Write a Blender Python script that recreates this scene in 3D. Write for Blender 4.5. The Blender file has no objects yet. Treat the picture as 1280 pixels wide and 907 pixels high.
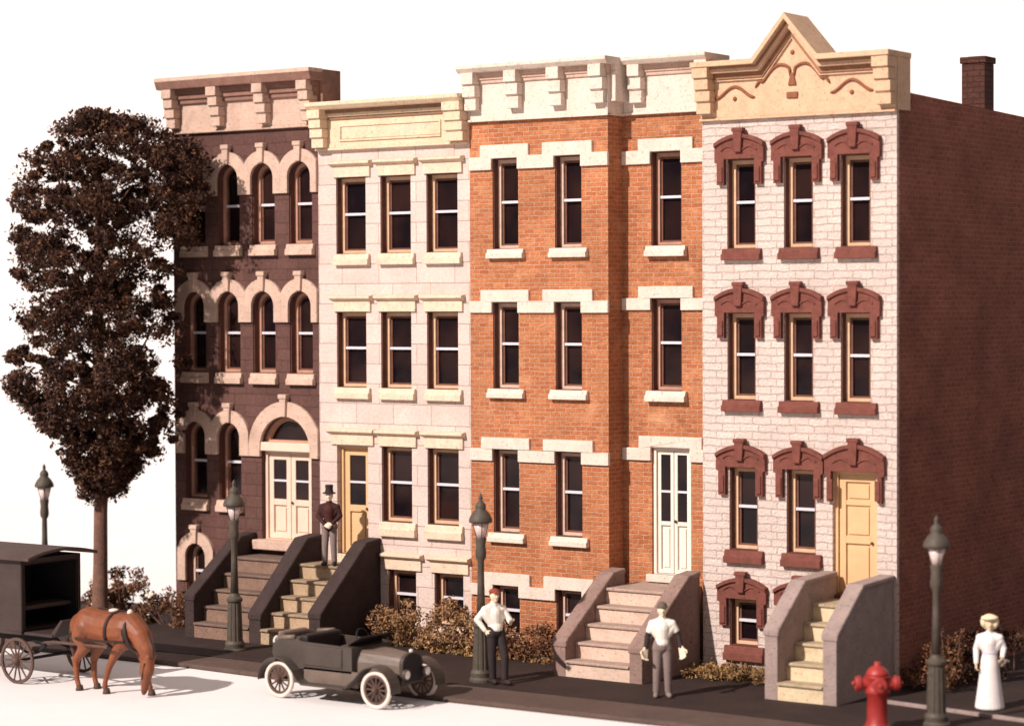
import bpy, bmesh, math, random
from math import sin, cos, pi, radians, sqrt, atan2
from mathutils import Vector, Matrix
from mathutils.geometry import tessellate_polygon
random.seed(7)
S = bpy.context.scene
C = S.collection

# ------------------------------------------------------------------ camera
cam_d = bpy.data.cameras.new('camera')
cam = bpy.data.objects.new('camera', cam_d); C.objects.link(cam)
YAW, PITCH, ROLL = radians(35.0433), radians(-1.43348), radians(-0.23148)
fw = Vector((-sin(YAW)*cos(PITCH), cos(YAW)*cos(PITCH), sin(PITCH)))
rt = fw.cross(Vector((0, 0, 1))).normalized(); up = rt.cross(fw)
rt, up = cos(ROLL)*rt + sin(ROLL)*up, -sin(ROLL)*rt + cos(ROLL)*up
cam.matrix_world = Matrix(((rt.x, up.x, -fw.x, 28.1268), (rt.y, up.y, -fw.y, -40.1046),
                           (rt.z, up.z, -fw.z, 7.2258), (0, 0, 0, 1)))
cam_d.sensor_width = 36.0
cam_d.lens = 3002.44/1280*36
cam_d.clip_end = 1000
cam_d.dof.use_dof = True
cam_d.dof.focus_distance = 48.5
cam_d.dof.aperture_fstop = 0.3
S.camera = cam

# ------------------------------------------------------------------ light
w = bpy.data.worlds.new('World'); S.world = w; w.use_nodes = True
# soft overhead fill: a dim room that is brighter towards its ceiling
wt = w.node_tree; wc = wt.nodes.new('ShaderNodeTexCoord'); wsx = wt.nodes.new('ShaderNodeSeparateXYZ'); wr = wt.nodes.new('ShaderNodeValToRGB')
wt.links.new(wc.outputs['Generated'], wsx.inputs[0]); wt.links.new(wsx.outputs['Z'], wr.inputs[0]); wt.links.new(wr.outputs[0], wt.nodes['Background'].inputs[0])
wr.color_ramp.elements[0].position = .0; wr.color_ramp.elements[0].color = (.15, .115, .115, 1)
wr.color_ramp.elements[1].position = 1.0; wr.color_ramp.elements[1].color = (.95, .86, .86, 1)
wt.nodes['Background'].inputs[1].default_value = .66
AZ, EL, LD = radians(13.5), radians(35), 700
kd = Vector((-sin(AZ)*cos(EL), -cos(AZ)*cos(EL), sin(EL)))
ld = bpy.data.lights.new('key_lamp', 'SPOT')
ld.energy = 4.6e6 * .27 * 27; ld.color = (1.0, .885, .82)
ld.spot_size = radians(40); ld.spot_blend = .3; ld.shadow_soft_size = 8
lo = bpy.data.objects.new('key_lamp', ld); C.objects.link(lo)
lo.location = kd*LD
lo.rotation_euler = (-kd).to_track_quat('-Z', 'Y').to_euler()
S.view_settings.view_transform = 'Standard'
S.view_settings.look = 'None'
S.view_settings.exposure = 0.0
S.view_settings.gamma = 1.0

# ------------------------------------------------------------------ materials
def _new(name, rough=.8, spec=.3):
    m = bpy.data.materials.new(name); m.use_nodes = True
    nt = m.node_tree; b = nt.nodes['Principled BSDF']
    b.inputs['Roughness'].default_value = rough
    b.inputs['Specular IOR Level'].default_value = spec
    return m, nt, b
def N(nt, t, **kw):
    n = nt.nodes.new(t)
    for k, v in kw.items():
        if hasattr(n, k): setattr(n, k, v)
        else: n.inputs[k].default_value = v
    return n
def c4(c): return (c[0], c[1], c[2], 1)
def scl(c, k): return tuple(x*k for x in c)
def mixc(nt, fac, a, b, mode='MIX'):
    n = nt.nodes.new('ShaderNodeMix'); n.data_type = 'RGBA'; n.blend_type = mode
    for s, v in ((n.inputs[0], fac), (n.inputs[6], a), (n.inputs[7], b)):
        if isinstance(v, (int, float)): s.default_value = v
        elif isinstance(v, tuple): s.default_value = c4(v)
        else: nt.links.new(v, s)
    return n.outputs[2]
def noise(nt, vec, scale, detail=4, rough=.6, lo=.35, hi=.65):
    n = N(nt, 'ShaderNodeTexNoise'); n.inputs['Scale'].default_value = scale
    n.inputs['Detail'].default_value = detail; n.inputs['Roughness'].default_value = rough
    nt.links.new(vec, n.inputs['Vector'])
    r = N(nt, 'ShaderNodeMapRange'); r.inputs[1].default_value = lo; r.inputs[2].default_value = hi
    nt.links.new(n.outputs['Fac'], r.inputs[0])
    return r.outputs[0]
def bump(nt, b, h, strength, dist=.02):
    n = N(nt, 'ShaderNodeBump'); n.inputs['Strength'].default_value = strength
    n.inputs['Distance'].default_value = dist
    nt.links.new(h, n.inputs['Height']); nt.links.new(n.outputs[0], b.inputs['Normal'])
def coords(nt):
    return N(nt, 'ShaderNodeTexCoord').outputs['Object']

def plain(name, col, rough=.75, var=.25, scale=6, bmp=.25, spec=.3, dirt=None):
    m, nt, b = _new(name, rough, spec)
    v = coords(nt)
    f1 = noise(nt, v, scale, 5)
    c = mixc(nt, f1, scl(col, 1-var), scl(col, 1+var*.6))
    f2 = noise(nt, v, scale*7, 3)
    c = mixc(nt, .35, c, mixc(nt, f2, scl(col, 1-var), scl(col, 1+var*.5)))
    if dirt:
        f3 = noise(nt, v, scale*.5, 6, .7, .52, .72)
        c = mixc(nt, f3, c, dirt)
    if bmp >= .2:
        c = mixc(nt, noise(nt, v, 17, 2, .5, .60, .70), c, scl(col, .62))
        c = mixc(nt, noise(nt, v, 5.5, 7, .75, .57, .70), c, scl(col, .74))
    nt.links.new(c, b.inputs['Base Color'])
    if bmp: bump(nt, b, noise(nt, v, scale*8, 4), bmp, .012)
    return m

def masonry(name, c1, c2, mortar, bw, bh, mw, axis='x', bmp=.7, var=.3, stain=None, squash=1.0, offs=.5, mfac=1.0, big=.9, wave=None):
    m, nt, b = _new(name, .85, .2)
    v = coords(nt)
    sp = N(nt, 'ShaderNodeSeparateXYZ'); nt.links.new(v, sp.inputs[0])
    cb = N(nt, 'ShaderNodeCombineXYZ')
    nt.links.new(sp.outputs['X' if axis == 'x' else 'Y'], cb.inputs[0]); nt.links.new(sp.outputs['Z'], cb.inputs[1])
    # a little waviness so that the courses are not ruled lines
    nz = N(nt, 'ShaderNodeTexNoise'); nz.inputs['Scale'].default_value = 3.2; nt.links.new(v, nz.inputs['Vector'])
    vs = N(nt, 'ShaderNodeVectorMath', operation='SCALE'); nt.links.new(nz.outputs['Color'], vs.inputs[0]); vs.inputs['Scale'].default_value = bh*.35 if wave is None else wave
    va = N(nt, 'ShaderNodeVectorMath', operation='ADD'); nt.links.new(cb.outputs[0], va.inputs[0]); nt.links.new(vs.outputs[0], va.inputs[1])
    br = N(nt, 'ShaderNodeTexBrick'); nt.links.new(va.outputs[0], br.inputs['Vector'])
    br.offset = offs; br.squash = squash
    br.inputs['Color1'].default_value = c4(c1); br.inputs['Color2'].default_value = c4(c2)
    br.inputs['Mortar'].default_value = c4(mortar)
    br.inputs['Scale'].default_value = 1.0
    br.inputs['Mortar Size'].default_value = mw; br.inputs['Mortar Smooth'].default_value = .3
    br.inputs['Brick Width'].default_value = bw; br.inputs['Row Height'].default_value = bh
    br.inputs['Bias'].default_value = 0
    c = br.outputs['Color']
    f = noise(nt, v, big, 5, .6, .3, .7)
    c = mixc(nt, .75, c, mixc(nt, f, (1-var,)*3, (1+var*.3,)*3), 'MULTIPLY')
    f2 = noise(nt, v, 14, 3)
    c = mixc(nt, .8, c, mixc(nt, f2, (1-var*.7,)*3, (1+var*.2,)*3), 'MULTIPLY')
    if stain:
        f3 = noise(nt, v, 1.7, 6, .7, .55, .75)
        c = mixc(nt, f3, c, stain)
    nt.links.new(c, b.inputs['Base Color'])
    inv = N(nt, 'ShaderNodeMath', operation='SUBTRACT'); inv.inputs[0].default_value = 1.0; nt.links.new(br.outputs['Fac'], inv.inputs[1])
    ad = N(nt, 'ShaderNodeMath', operation='MULTIPLY_ADD'); nt.links.new(noise(nt, v, 22, 4), ad.inputs[0]); ad.inputs[1].default_value = .5
    nt.links.new(inv.outputs[0], ad.inputs[2])
    bump(nt, b, ad.outputs[0], bmp, .02)
    return m

M = {}
M['board'] = plain('white_board', (.775, .745, .735), .9, .04, .35, 0, .1)
M['walk'] = plain('dark_walk', (.032, .017, .014), .9, .35, 1.2, .5)
M['kerb'] = plain('kerb', (.105, .068, .056), .9, .3, 1.0, .5, dirt=(.07, .045, .038))
M['brown'] = masonry('brownstone', (.140, .070, .058), (.116, .057, .048), (.085, .040, .034), .62, .25, .010, 'x', .5, .35, (.13, .065, .055), wave=.03)
M['pinkstone'] = plain('pinkish_stone', (.60, .425, .335), .85, .22, 4, .45, dirt=(.40, .27, .205))
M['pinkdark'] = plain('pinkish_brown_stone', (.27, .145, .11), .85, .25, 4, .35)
M['ash'] = masonry('pale_ashlar', (.70, .57, .51), (.64, .51, .455), (.40, .27, .22), 1.0, .425, .008, 'x', .6, .2, (.58, .43, .37), offs=.37, wave=.015)
M['cream'] = plain('cream_trim', (.72, .55, .41), .7, .16, 4, .2)
M['creamyel'] = plain('cream_cornice', (.72, .55, .39), .7, .14, 4, .25, dirt=(.62, .44, .28))
BR = dict(c1=(.60, .222, .094), c2=(.47, .145, .061), mortar=(.61, .355, .22), bw=.25, bh=.090, mw=.0115, bmp=1.1, var=.38, stain=(.66, .335, .18))
M['creamdark'] = plain('worn_shaded_cream_moulding', (.25, .145, .085), .75, .2, 4, .2)  # shadow lines under the cap painted into the mouldings, with some weathering
M['brick'] = masonry('orange_brick', axis='x', **BR)
M['white'] = plain('white_stone', (.72, .605, .515), .8, .16, 4, .45, dirt=(.62, .50, .41))
M['whitep'] = plain('white_paint', (.78, .69, .60), .6, .08, 5, .1)
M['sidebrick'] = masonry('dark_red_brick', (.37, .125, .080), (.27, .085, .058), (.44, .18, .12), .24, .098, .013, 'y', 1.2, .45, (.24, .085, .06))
M['rough'] = masonry('whitewashed_stone', (.74, .62, .555), (.69, .565, .505), (.62, .48, .42), .40, .145, .010, 'x', 1.2, .2, (.66, .50, .44), offs=.31, wave=.07)
M['tan'] = plain('tan_cornice', (.62, .41, .265), .75, .16, 3.5, .25)
M['tandark'] = plain('shaded_tan_moulding', (.30, .15, .08), .75, .2, 4, .2)  # dark bands mostly paint in the shadow below the cornice cap
M['hood'] = plain('red_brown_stone', (.185, .060, .044), .85, .28, 6, .4)
M['orn'] = plain('ornament_brown', (.26, .10, .05), .8, .2, 6, .2)
M['sash'] = plain('sash_wood', (.62, .43, .33), .6, .2, 6, .1)
M['sashred'] = plain('sash_red_wood', (.48, .26, .18), .6, .2, 6, .1)
M['sashcream'] = plain('sash_cream_wood', (.66, .42, .26), .6, .15, 6, .1)
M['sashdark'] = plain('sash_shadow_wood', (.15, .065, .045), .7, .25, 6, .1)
M['casing'] = plain('casing_wood_and_shade', (.13, .050, .036), .75, .25, 6, .1)  # brown jamb lining; on the brick house it paints in the reveals' shade
M['rail'] = plain('rail_white', (.64, .59, .63), .6, .05, 6, 0)
M['creamdoor'] = plain('cream_door_paint', (.66, .425, .225), .6, .08, 4, .1)
M['whitedoor'] = plain('white_door_paint', (.76, .69, .60), .6, .06, 4, .1)
M['pinkdoor'] = plain('pale_door_paint', (.76, .56, .44), .6, .08, 4, .1)
def glassmat():
    m, nt, b = _new('dark_glass', .14, .22)
    v = coords(nt)
    c = mixc(nt, noise(nt, v, .9, 2), (.007, .004, .006), (.026, .012, .010))
    nt.links.new(c, b.inputs['Base Color'])
    bump(nt, b, noise(nt, v, 2.0, 2), .05, .02)
    return m
M['glass'] = glassmat()
M['stoopdark'] = plain('dark_brown_stone', (.050, .032, .030), .9, .3, 3, .5)
M['stooppink'] = plain('rose_grey_stone', (.265, .175, .148), .9, .22, 3, .4)
M['stoopgrey'] = plain('grey_stone', (.33, .25, .225), .9, .2, 3, .4)
M['stepbrown'] = plain('brown_step', (.24, .15, .11), .9, .25, 4, .4)
M['steptan'] = plain('tan_step', (.46, .33, .21), .9, .22, 4, .4, dirt=(.30, .2, .13))
M['steppink'] = plain('pale_rose_step', (.66, .49, .39), .9, .18, 4, .4, dirt=(.45, .30, .22))
M['stepcream'] = plain('cream_step', (.70, .56, .37), .9, .16, 4, .4, dirt=(.48, .36, .22))
M['treadbrown'] = plain('brown_tread', (.17, .115, .09), .9, .25, 4, .4)  # all treads darker than their steps: dimmer light on top put into the colour
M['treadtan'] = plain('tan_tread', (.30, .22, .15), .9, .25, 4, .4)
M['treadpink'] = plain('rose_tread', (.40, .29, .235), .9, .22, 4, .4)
M['treadcream'] = plain('shaded_cream_tread', (.42, .33, .22), .9, .25, 4, .4)  # cream step toned down, shading of the treads painted in
M['roof'] = plain('tar_roof', (.05, .04, .04), .9, .2, 2, .3)
M['lamp'] = plain('lamp_iron', (.085, .068, .052), .55, .3, 8, .2)
M['bark'] = plain('bark', (.20, .105, .075), .9, .35, 5, .8)
M['horse'] = plain('chestnut_coat', (.225, .068, .027), .5, .35, 3.2, .10, .35, dirt=(.085, .026, .014))
M['dark'] = plain('dark_leather', (.030, .016, .013), .6, .3, 8, .1)
M['hoof'] = plain('hoof', (.07, .035, .025), .6, .2, 8, .1)
M['wagon'] = plain('wagon_paint', (.048, .031, .027), .6, .25, 3, .15)
M['wagonroof'] = plain('wagon_roof_paint', (.075, .047, .040), .7, .25, 3, .15)
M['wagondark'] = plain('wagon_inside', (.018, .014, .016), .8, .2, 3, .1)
M['car'] = plain('olive_grey_paint', (.062, .047, .039), .45, .22, 3, .1, .4)
M['carlight'] = plain('worn_hood_paint', (.15, .110, .088), .5, .22, 3, .1, .4)
M['cardark'] = plain('black_upholstery', (.018, .014, .014), .6, .2, 5, .2)
M['tyre'] = plain('white_tyre', (.70, .60, .54), .7, .1, 5, .1)
M['spoke'] = plain('wheel_wood', (.10, .058, .045), .6, .2, 6, .1)
M['metal'] = plain('bright_metal', (.75, .68, .62), .35, .1, 6, 0, .6)
M['red'] = plain('hydrant_red', (.33, .026, .022), .45, .2, 5, .15, .5)
M['skin'] = plain('pale_skin', (.78, .57, .38), .6, .06, 8, .0)
M['skinpale'] = plain('very_pale_skin', (.78, .63, .46), .6, .05, 8, .0)
M['shirt'] = plain('white_cloth', (.82, .75, .66), .8, .06, 8, .1)
M['dress'] = plain('dress_white', (.82, .76, .74), .8, .06, 8, .1)
M['sash_blue'] = plain('pale_lilac_cloth', (.62, .58, .68), .8, .06, 8, .1)
M['trouser'] = plain('black_cloth', (.030, .020, .020), .8, .2, 8, .1)
M['greytrouser'] = plain('grey_cloth', (.22, .165, .15), .8, .15, 8, .1)
M['coat'] = plain('maroon_cloth', (.042, .013, .012), .8, .2, 8, .1)
M['coatred'] = plain('red_maroon_cloth', (.060, .015, .013), .8, .2, 8, .1)
M['hatgrey'] = plain('grey_felt', (.12, .095, .075), .8, .15, 8, .1)
M['capred'] = plain('rust_red_cloth', (.26, .055, .03), .8, .2, 8, .1)
M['hairblond'] = plain('cream_bonnet', (.82, .70, .46), .8, .08, 8, .1)
M['hairbrown'] = plain('brown_hair', (.06, .03, .018), .8, .2, 8, .1)
M['eye'] = plain('dark_eye', (.02, .012, .01), .5, .1, 8, 0)
M['flowerw'] = plain('pale_flower', (.78, .66, .56), .8, .08, 8, 0)
M['chimney'] = masonry('chimney_brick', (.115, .045, .032), (.085, .034, .026), (.06, .03, .024), .26, .11, .012, 'x', .9, .3)
def lampglass():
    m, nt, b = _new('lantern_glass', .25, .5)
    b.inputs['Base Color'].default_value = (.88, .72, .68, 1)
    b.inputs['Transmission Weight'].default_value = .35
    return m
M['lampglass'] = lampglass()
def leafmat(name, cols, sc=2.5):
    m, nt, b = _new(name, .8, .15)
    v = coords(nt)
    c = mixc(nt, noise(nt, v, sc, 3, .6, .38, .62), cols[0], cols[1])
    c = mixc(nt, noise(nt, v, sc*5, 2, .6, .5, .68), c, cols[2])
    nt.links.new(c, b.inputs['Base Color'])
    return m
M['leaf'] = leafmat('dark_russet_leaf', ((.054, .023, .014), (.026, .013, .012), (.20, .098, .054)), 1.1)
M['leafrust'] = leafmat('rust_leaf', ((.17, .070, .035), (.10, .045, .026), (.28, .16, .08)), 2)
M['leaftan'] = leafmat('dry_tan_leaf', ((.30, .165, .080), (.20, .105, .052), (.48, .31, .16)), 2)
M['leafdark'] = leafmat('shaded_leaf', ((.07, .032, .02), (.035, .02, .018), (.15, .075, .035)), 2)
M['grass'] = leafmat('dry_grass', ((.28, .16, .07), (.16, .09, .045), (.42, .27, .11)), 1.5)

# ------------------------------------------------------------------ mesh helpers
class MB:
    """collects shapes (world or local metres) and links them as ONE mesh object"""
    def __init__(s): s.v = []; s.f = []; s.mi = []; s.m = 0
    def add(s, vs, fs):
        o = len(s.v); s.v += [tuple(p) for p in vs]
        for f in fs: s.f.append([i+o for i in f]); s.mi.append(s.m)
        return s
    def box(s, x0, x1, y0, y1, z0, z1):
        v = [(x, y, z) for z in (z0, z1) for y in (y0, y1) for x in (x0, x1)]
        return s.add(v, [(0, 2, 3, 1), (4, 5, 7, 6), (0, 1, 5, 4), (2, 6, 7, 3), (0, 4, 6, 2), (1, 3, 7, 5)])
    def prism(s, pts, y0, y1, axis='y'):
        """2-D outline extruded: axis y -> pts are (x,z); axis x -> pts are (y,z); axis z -> (x,y)"""
        def P(p, t):
            return (p[0], t, p[1]) if axis == 'y' else (t, p[0], p[1]) if axis == 'x' else (p[0], p[1], t)
        n = len(pts); vs = [P(p, y0) for p in pts] + [P(p, y1) for p in pts]
        tr = tessellate_polygon([[Vector((p[0], p[1], 0)) for p in pts]])
        fs = [tuple(t) for t in tr] + [tuple(i+n for i in reversed(t)) for t in tr]
        fs += [(i, (i+1) % n, (i+1) % n + n, i+n) for i in range(n)]
        return s.add(vs, fs)
    def holed(s, outer, holes, y, depth):
        """front sheet in the xz plane with holes, and the reveals of the holes"""
        loops = [outer]+holes
        allp = [p for l in loops for p in l]
        tr = tessellate_polygon([[Vector((p[0], p[1], 0)) for p in l] for l in loops])
        s.add([(p[0], y, p[1]) for p in allp], [tuple(t) for t in tr])
        for h in holes:
            n = len(h)
            s.add([(p[0], y, p[1]) for p in h] + [(p[0], y+depth, p[1]) for p in h],
                  [(i, (i+1) % n, (i+1) % n+n, i+n) for i in range(n)])
        return s
    def ring(s, outer, inner, yf, yb):
        n = len(outer)
        vs = [(p[0], yf, p[1]) for p in outer] + [(p[0], yf, p[1]) for p in inner] + [(p[0], yb, p[1]) for p in inner] + [(p[0], yb, p[1]) for p in outer]
        fs = []
        for i in range(n):
            j = (i+1) % n
            fs += [(i, j, n+j, n+i), (n+i, n+j, 2*n+j, 2*n+i), (i, 3*n+i, 3*n+j, j)]
        return s.add(vs, fs)
    def lathe(s, prof, c=(0, 0, 0), n=20, axis='z', a0=0, a1=2*pi):
        vs = []; fs = []; full = abs(a1-a0-2*pi) < 1e-6
        k = n if full else n+1
        for (r, h) in prof:
            for i in range(k):
                a = a0+(a1-a0)*i/n
                u, v = r*cos(a), r*sin(a)
                p = (u, v, h) if axis == 'z' else (h, u, v) if axis == 'x' else (u, h, v)
                vs.append((p[0]+c[0], p[1]+c[1], p[2]+c[2]))
        for j in range(len(prof)-1):
            for i in range(n):
                i2 = (i+1) % k
                fs.append((j*k+i, j*k+i2, (j+1)*k+i2, (j+1)*k+i))
        if full and prof[0] != prof[-1]:
            if prof[0][0] > 1e-5: fs.append(tuple(range(k))[::-1])
            if prof[-1][0] > 1e-5: fs.append(tuple((len(prof)-1)*k+i for i in range(k)))
        return s.add(vs, fs)
    def tube(s, pts, rad, n=8):
        pts = [Vector(p) for p in pts]
        rs = rad if isinstance(rad, (list, tuple)) else [rad]*len(pts)
        vs = []; fs = []
        pu = None
        for i, p in enumerate(pts):
            t = (pts[min(i+1, len(pts)-1)]-pts[max(i-1, 0)]).normalized()
            a = pu if pu is not None else (Vector((0, 0, 1)) if abs(t.z) < .9 else Vector((1, 0, 0)))
            u = (a - t*a.dot(t)).normalized(); pu = u; v = t.cross(u)
            for k in range(n):
                an = 2*pi*k/n
                vs.append(p+(u*cos(an)+v*sin(an))*rs[i])
        for i in range(len(pts)-1):
            for k in range(n):
                fs.append((i*n+k, i*n+(k+1) % n, (i+1)*n+(k+1) % n, (i+1)*n+k))
        fs.append(tuple(range(n))[::-1]); fs.append(tuple((len(pts)-1)*n+k for k in range(n)))
        return s.add(vs, fs)
    def ell(s, c, r, n=12, m=8):
        prof = []
        vs = []; fs = []
        for j in range(m+1):
            th = pi*j/m
            for i in range(n):
                a = 2*pi*i/n
                vs.append((c[0]+r[0]*sin(th)*cos(a), c[1]+r[1]*sin(th)*sin(a), c[2]-r[2]*cos(th)))
        for j in range(m):
            for i in range(n):
                fs.append((j*n+i, j*n+(i+1) % n, (j+1)*n+(i+1) % n, (j+1)*n+i))
        return s.add(vs, fs)
    def cap(s, p0, p1, r0, r1, n=14):
        """tapered capsule, rounded ends"""
        p0, p1 = Vector(p0), Vector(p1); d = p1-p0; L = d.length
        t = d/L if L > 1e-6 else Vector((0, 0, 1))
        pts = []; rr = []
        for k in range(5):
            a = pi/2*(1-k/4); pts.append(p0 - t*r0*sin(a)); rr.append(max(r0*cos(a), 1e-3))
        for k in range(5):
            a = pi/2*(k/4); pts.append(p1 + t*r1*sin(a)); rr.append(max(r1*cos(a), 1e-3))
        u = (Vector((0, 0, 1)) if abs(t.z) < .9 else Vector((1, 0, 0))); u = (u-t*u.dot(t)).normalized(); v = t.cross(u)
        vs = [p+(u*cos(2*pi*k/n)+v*sin(2*pi*k/n))*r for p, r in zip(pts, rr) for k in range(n)]
        fs = [(i*n+k, i*n+(k+1) % n, (i+1)*n+(k+1) % n, (i+1)*n+k) for i in range(len(pts)-1) for k in range(n)]
        fs += [tuple(range(n))[::-1], tuple((len(pts)-1)*n+k for k in range(n))]
        return s.add(vs, fs)
    def mesh(s, name, mats):
        me = bpy.data.meshes.new(name); me.from_pydata(s.v, [], s.f); me.validate()
        for m in (mats if isinstance(mats, list) else [mats]): me.materials.append(m)
        if isinstance(mats, list): me.polygons.foreach_set('material_index', s.mi[:len(me.polygons)])
        bm = bmesh.new(); bm.from_mesh(me)
        bmesh.ops.remove_doubles(bm, verts=bm.verts, dist=1e-5)
        bmesh.ops.recalc_face_normals(bm, faces=bm.faces)
        bm.to_mesh(me); bm.free()
        return me
    def build(s, name, mats, parent=None, bevel=0, smooth=False, seg=2, local=False, rough=0):
        me = s.mesh(name, mats)
        if parent is not None and not local:
            L = parent
            off = Vector((0, 0, 0))
            while L is not None: off += L.location; L = L.parent
            me.transform(Matrix.Translation(-off))
        o = bpy.data.objects.new(name, me); C.objects.link(o); o.parent = parent
        if bevel:
            bv = o.modifiers.new('bevel', 'BEVEL'); bv.width = bevel; bv.segments = seg; bv.limit_method = 'ANGLE'; bv.angle_limit = radians(40)
        if smooth:
            for p in me.polygons: p.use_smooth = True
        return o

def tag(o, label=None, cat=None, group=None, kind=None):
    if label: o['label'] = label
    if cat: o['category'] = cat
    if group: o['group'] = group
    if kind: o['kind'] = kind
    return o
def thing(name, loc, label, cat, group=None, rz=0):
    o = bpy.data.objects.new(name, None); C.objects.link(o)
    o.location = loc; o.rotation_euler.z = rz; o.empty_display_size = .2
    return tag(o, label, cat, group)
def dup(root, loc, label, rz=None):
    def rec(o, par):
        c = o.copy(); C.objects.link(c); c.parent = par
        for ch in list(o.children): rec(ch, c)
        return c
    r = rec(root, None); r.location = loc; r['label'] = label
    if rz is not None: r.rotation_euler.z = rz
    return r

def rect(x0, x1, z0, z1): return [(x0, z0), (x1, z0), (x1, z1), (x0, z1)]
def arch(x0, x1, z0, z1, n=14, r=None):
    """opening with a round head; z1 is the crown"""
    rr = (x1-x0)/2; cx = (x0+x1)/2; zc = z1-rr
    return [(x0, z0), (x1, z0)] + [(cx+rr*cos(pi*i/n), zc+rr*sin(pi*i/n)) for i in range(n+1)]
def arcpts(cx, cz, r, a0, a1, n=12):
    return [(cx+r*cos(a0+(a1-a0)*i/n), cz+r*sin(a0+(a1-a0)*i/n)) for i in range(n+1)]

# ------------------------------------------------------------------ the ground and the white sweep behind
def sweep():
    mb = MB(); n = Vector((-sin(YAW), cos(YAW), 0)); t = Vector((cos(YAW), sin(YAW), 0))
    prof = [(-70, 0), (0, 0), (40, 0)]
    R = 45
    for k in range(1, 13):
        a = pi/2*k/12; prof.append((40+R*sin(a), R-R*cos(a)))
    prof.append((40+R, 95))
    vs = []
    for (q, z) in prof:
        for sgn in (-1, 1): vs.append(n*q + t*sgn*130 + Vector((0, 0, z)))
    fs = [(2*i, 2*i+1, 2*i+3, 2*i+2) for i in range(len(prof)-1)]
    mb.add(vs, fs)
    o = mb.build('ground', M['board'], smooth=True); tag(o, kind='structure')
sweep()
def walk():
    # dark pavement slab from the kerb to well behind the houses; far right reach added to cut bounce
    mb = MB(); mb.prism([(-13.6, -4.3), (-5, -3.9), (2, -4.0), (7, -3.95), (70, -6.9), (70, 1.6), (-13.6, 1.6)], -.01, .10, 'z')
    tag(mb.build('pavement', M['walk']), kind='structure')
    mb = MB(); mb.prism([(-13.6, -5.0), (-5, -4.85), (2, -5.3), (7, -5.25), (70, -9.0), (70, -6.91), (7, -3.96), (2, -4.01), (-5, -3.91), (-13.6, -4.31)], -.01, .095, 'z')
    tag(mb.build('kerb', M['kerb'], bevel=.04), kind='structure')
    mb = MB(); mb.prism([(8.66, 1.6), (70, 1.6), (70, 30), (8.66, 30)], -.01, .098, 'z')  # yard by the side wall, its unseen far part added against ground bounce
    tag(mb.build('side_yard', M['walk']), kind='structure')
walk()
PZ = .10   # top of the pavement

# ------------------------------------------------------------------ house pieces
REV = .32
def window_unit(H, shape, x0, x1, z0, z1, sash, y, dep, mid):
    f = MB(); a, b_ = .095, .14
    yb = y+dep
    f.ring(shape(x0, x1, z0, z1), shape(x0+a, x1-a, z0+a*.8, z1-a), yb, yb+.10)
    w_ = f.build('window', sash, H)
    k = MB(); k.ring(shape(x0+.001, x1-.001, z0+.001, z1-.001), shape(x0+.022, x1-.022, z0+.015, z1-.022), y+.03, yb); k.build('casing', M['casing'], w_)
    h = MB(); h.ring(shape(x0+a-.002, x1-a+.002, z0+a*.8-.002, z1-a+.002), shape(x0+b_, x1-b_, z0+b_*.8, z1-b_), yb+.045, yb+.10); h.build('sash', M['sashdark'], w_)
    zm = z0+(z1-z0)*mid
    g = MB(); g.prism(shape(x0+.02, x1-.02, zm, z1-.02) if shape is arch else rect(x0+.02, x1-.02, zm, z1-.02), yb+.070, yb+.085)
    g.prism(rect(x0+.02, x1-.02, z0+.02, zm+.01), yb+.088, yb+.10); g.build('pane', M['glass'], w_)
    r = MB(); r.box(x0+b_-.03, x1-b_+.03, yb+.0, yb+.068, zm-.026, zm+.026); r.build('meeting_rail', M['rail'], w_)
    return w_
def rect_window(H, x0, x1, z0, z1, sash, y=0, dep=.17):
    return window_unit(H, rect, x0, x1, z0, z1, sash, y, dep, .52)
def arch_window(H, x0, x1, z0, z1, sash, y=0, dep=.17):
    return window_unit(H, arch, x0, x1, z0, z1, sash, y, dep, .49)
def sill(H, cx, wd, z0, z1, m, y=0, out=.12):
    s = MB(); zz = z0+(z1-z0)*.55
    s.prism([(y-out, z0), (y-out, zz), (y-out*.75, zz), (y-out*.55, z1), (y+.14, z1), (y+.14, z0)], cx-wd/2, cx+wd/2, 'x')
    return s.build('sill', m, H, bevel=.012)
def shell(H, x0, x1, top, holes, front_m, side_m, depth=9.0, y=0, rev=REV, back=True):
    mb = MB()
    mb.m = 0; mb.holed(rect(x0, x1, 0, top), holes, y, rev)
    mb.m = 1
    mb.add([(x0, y, 0), (x0, depth, 0), (x0, depth, top), (x0, y, top)], [(0, 1, 2, 3)])
    mb.add([(x1, y, 0), (x1, depth, 0), (x1, depth, top), (x1, y, top)], [(0, 1, 2, 3)])
    if back: mb.add([(x0, depth, 0), (x1, depth, 0), (x1, depth, top), (x0, depth, top)], [(0, 1, 2, 3)])
    return mb.build('wall', [front_m, side_m], H)
def bracket(parent, x0, x1, zb, zt, yb, d, m, steps=4, name='bracket'):
    """stepped console: deep at the top"""
    b = MB()
    hh = (zt-zb)/steps
    for k in range(steps):
        dd = d*(.38+.62*(k+1)/steps)
        gap = .018
        b.box(x0+(.0 if k % 2 else .012), x1-(.0 if k % 2 else .012), yb-dd, yb-.001, zb+k*hh+(gap if k else 0), zb+(k+1)*hh)
        if k: b.box(x0+.02, x1-.02, yb-dd*.9, yb-.002, zb+k*hh-.001, zb+k*hh+gap+.001)
    return b.build(name, m, parent, bevel=.012)
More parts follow.
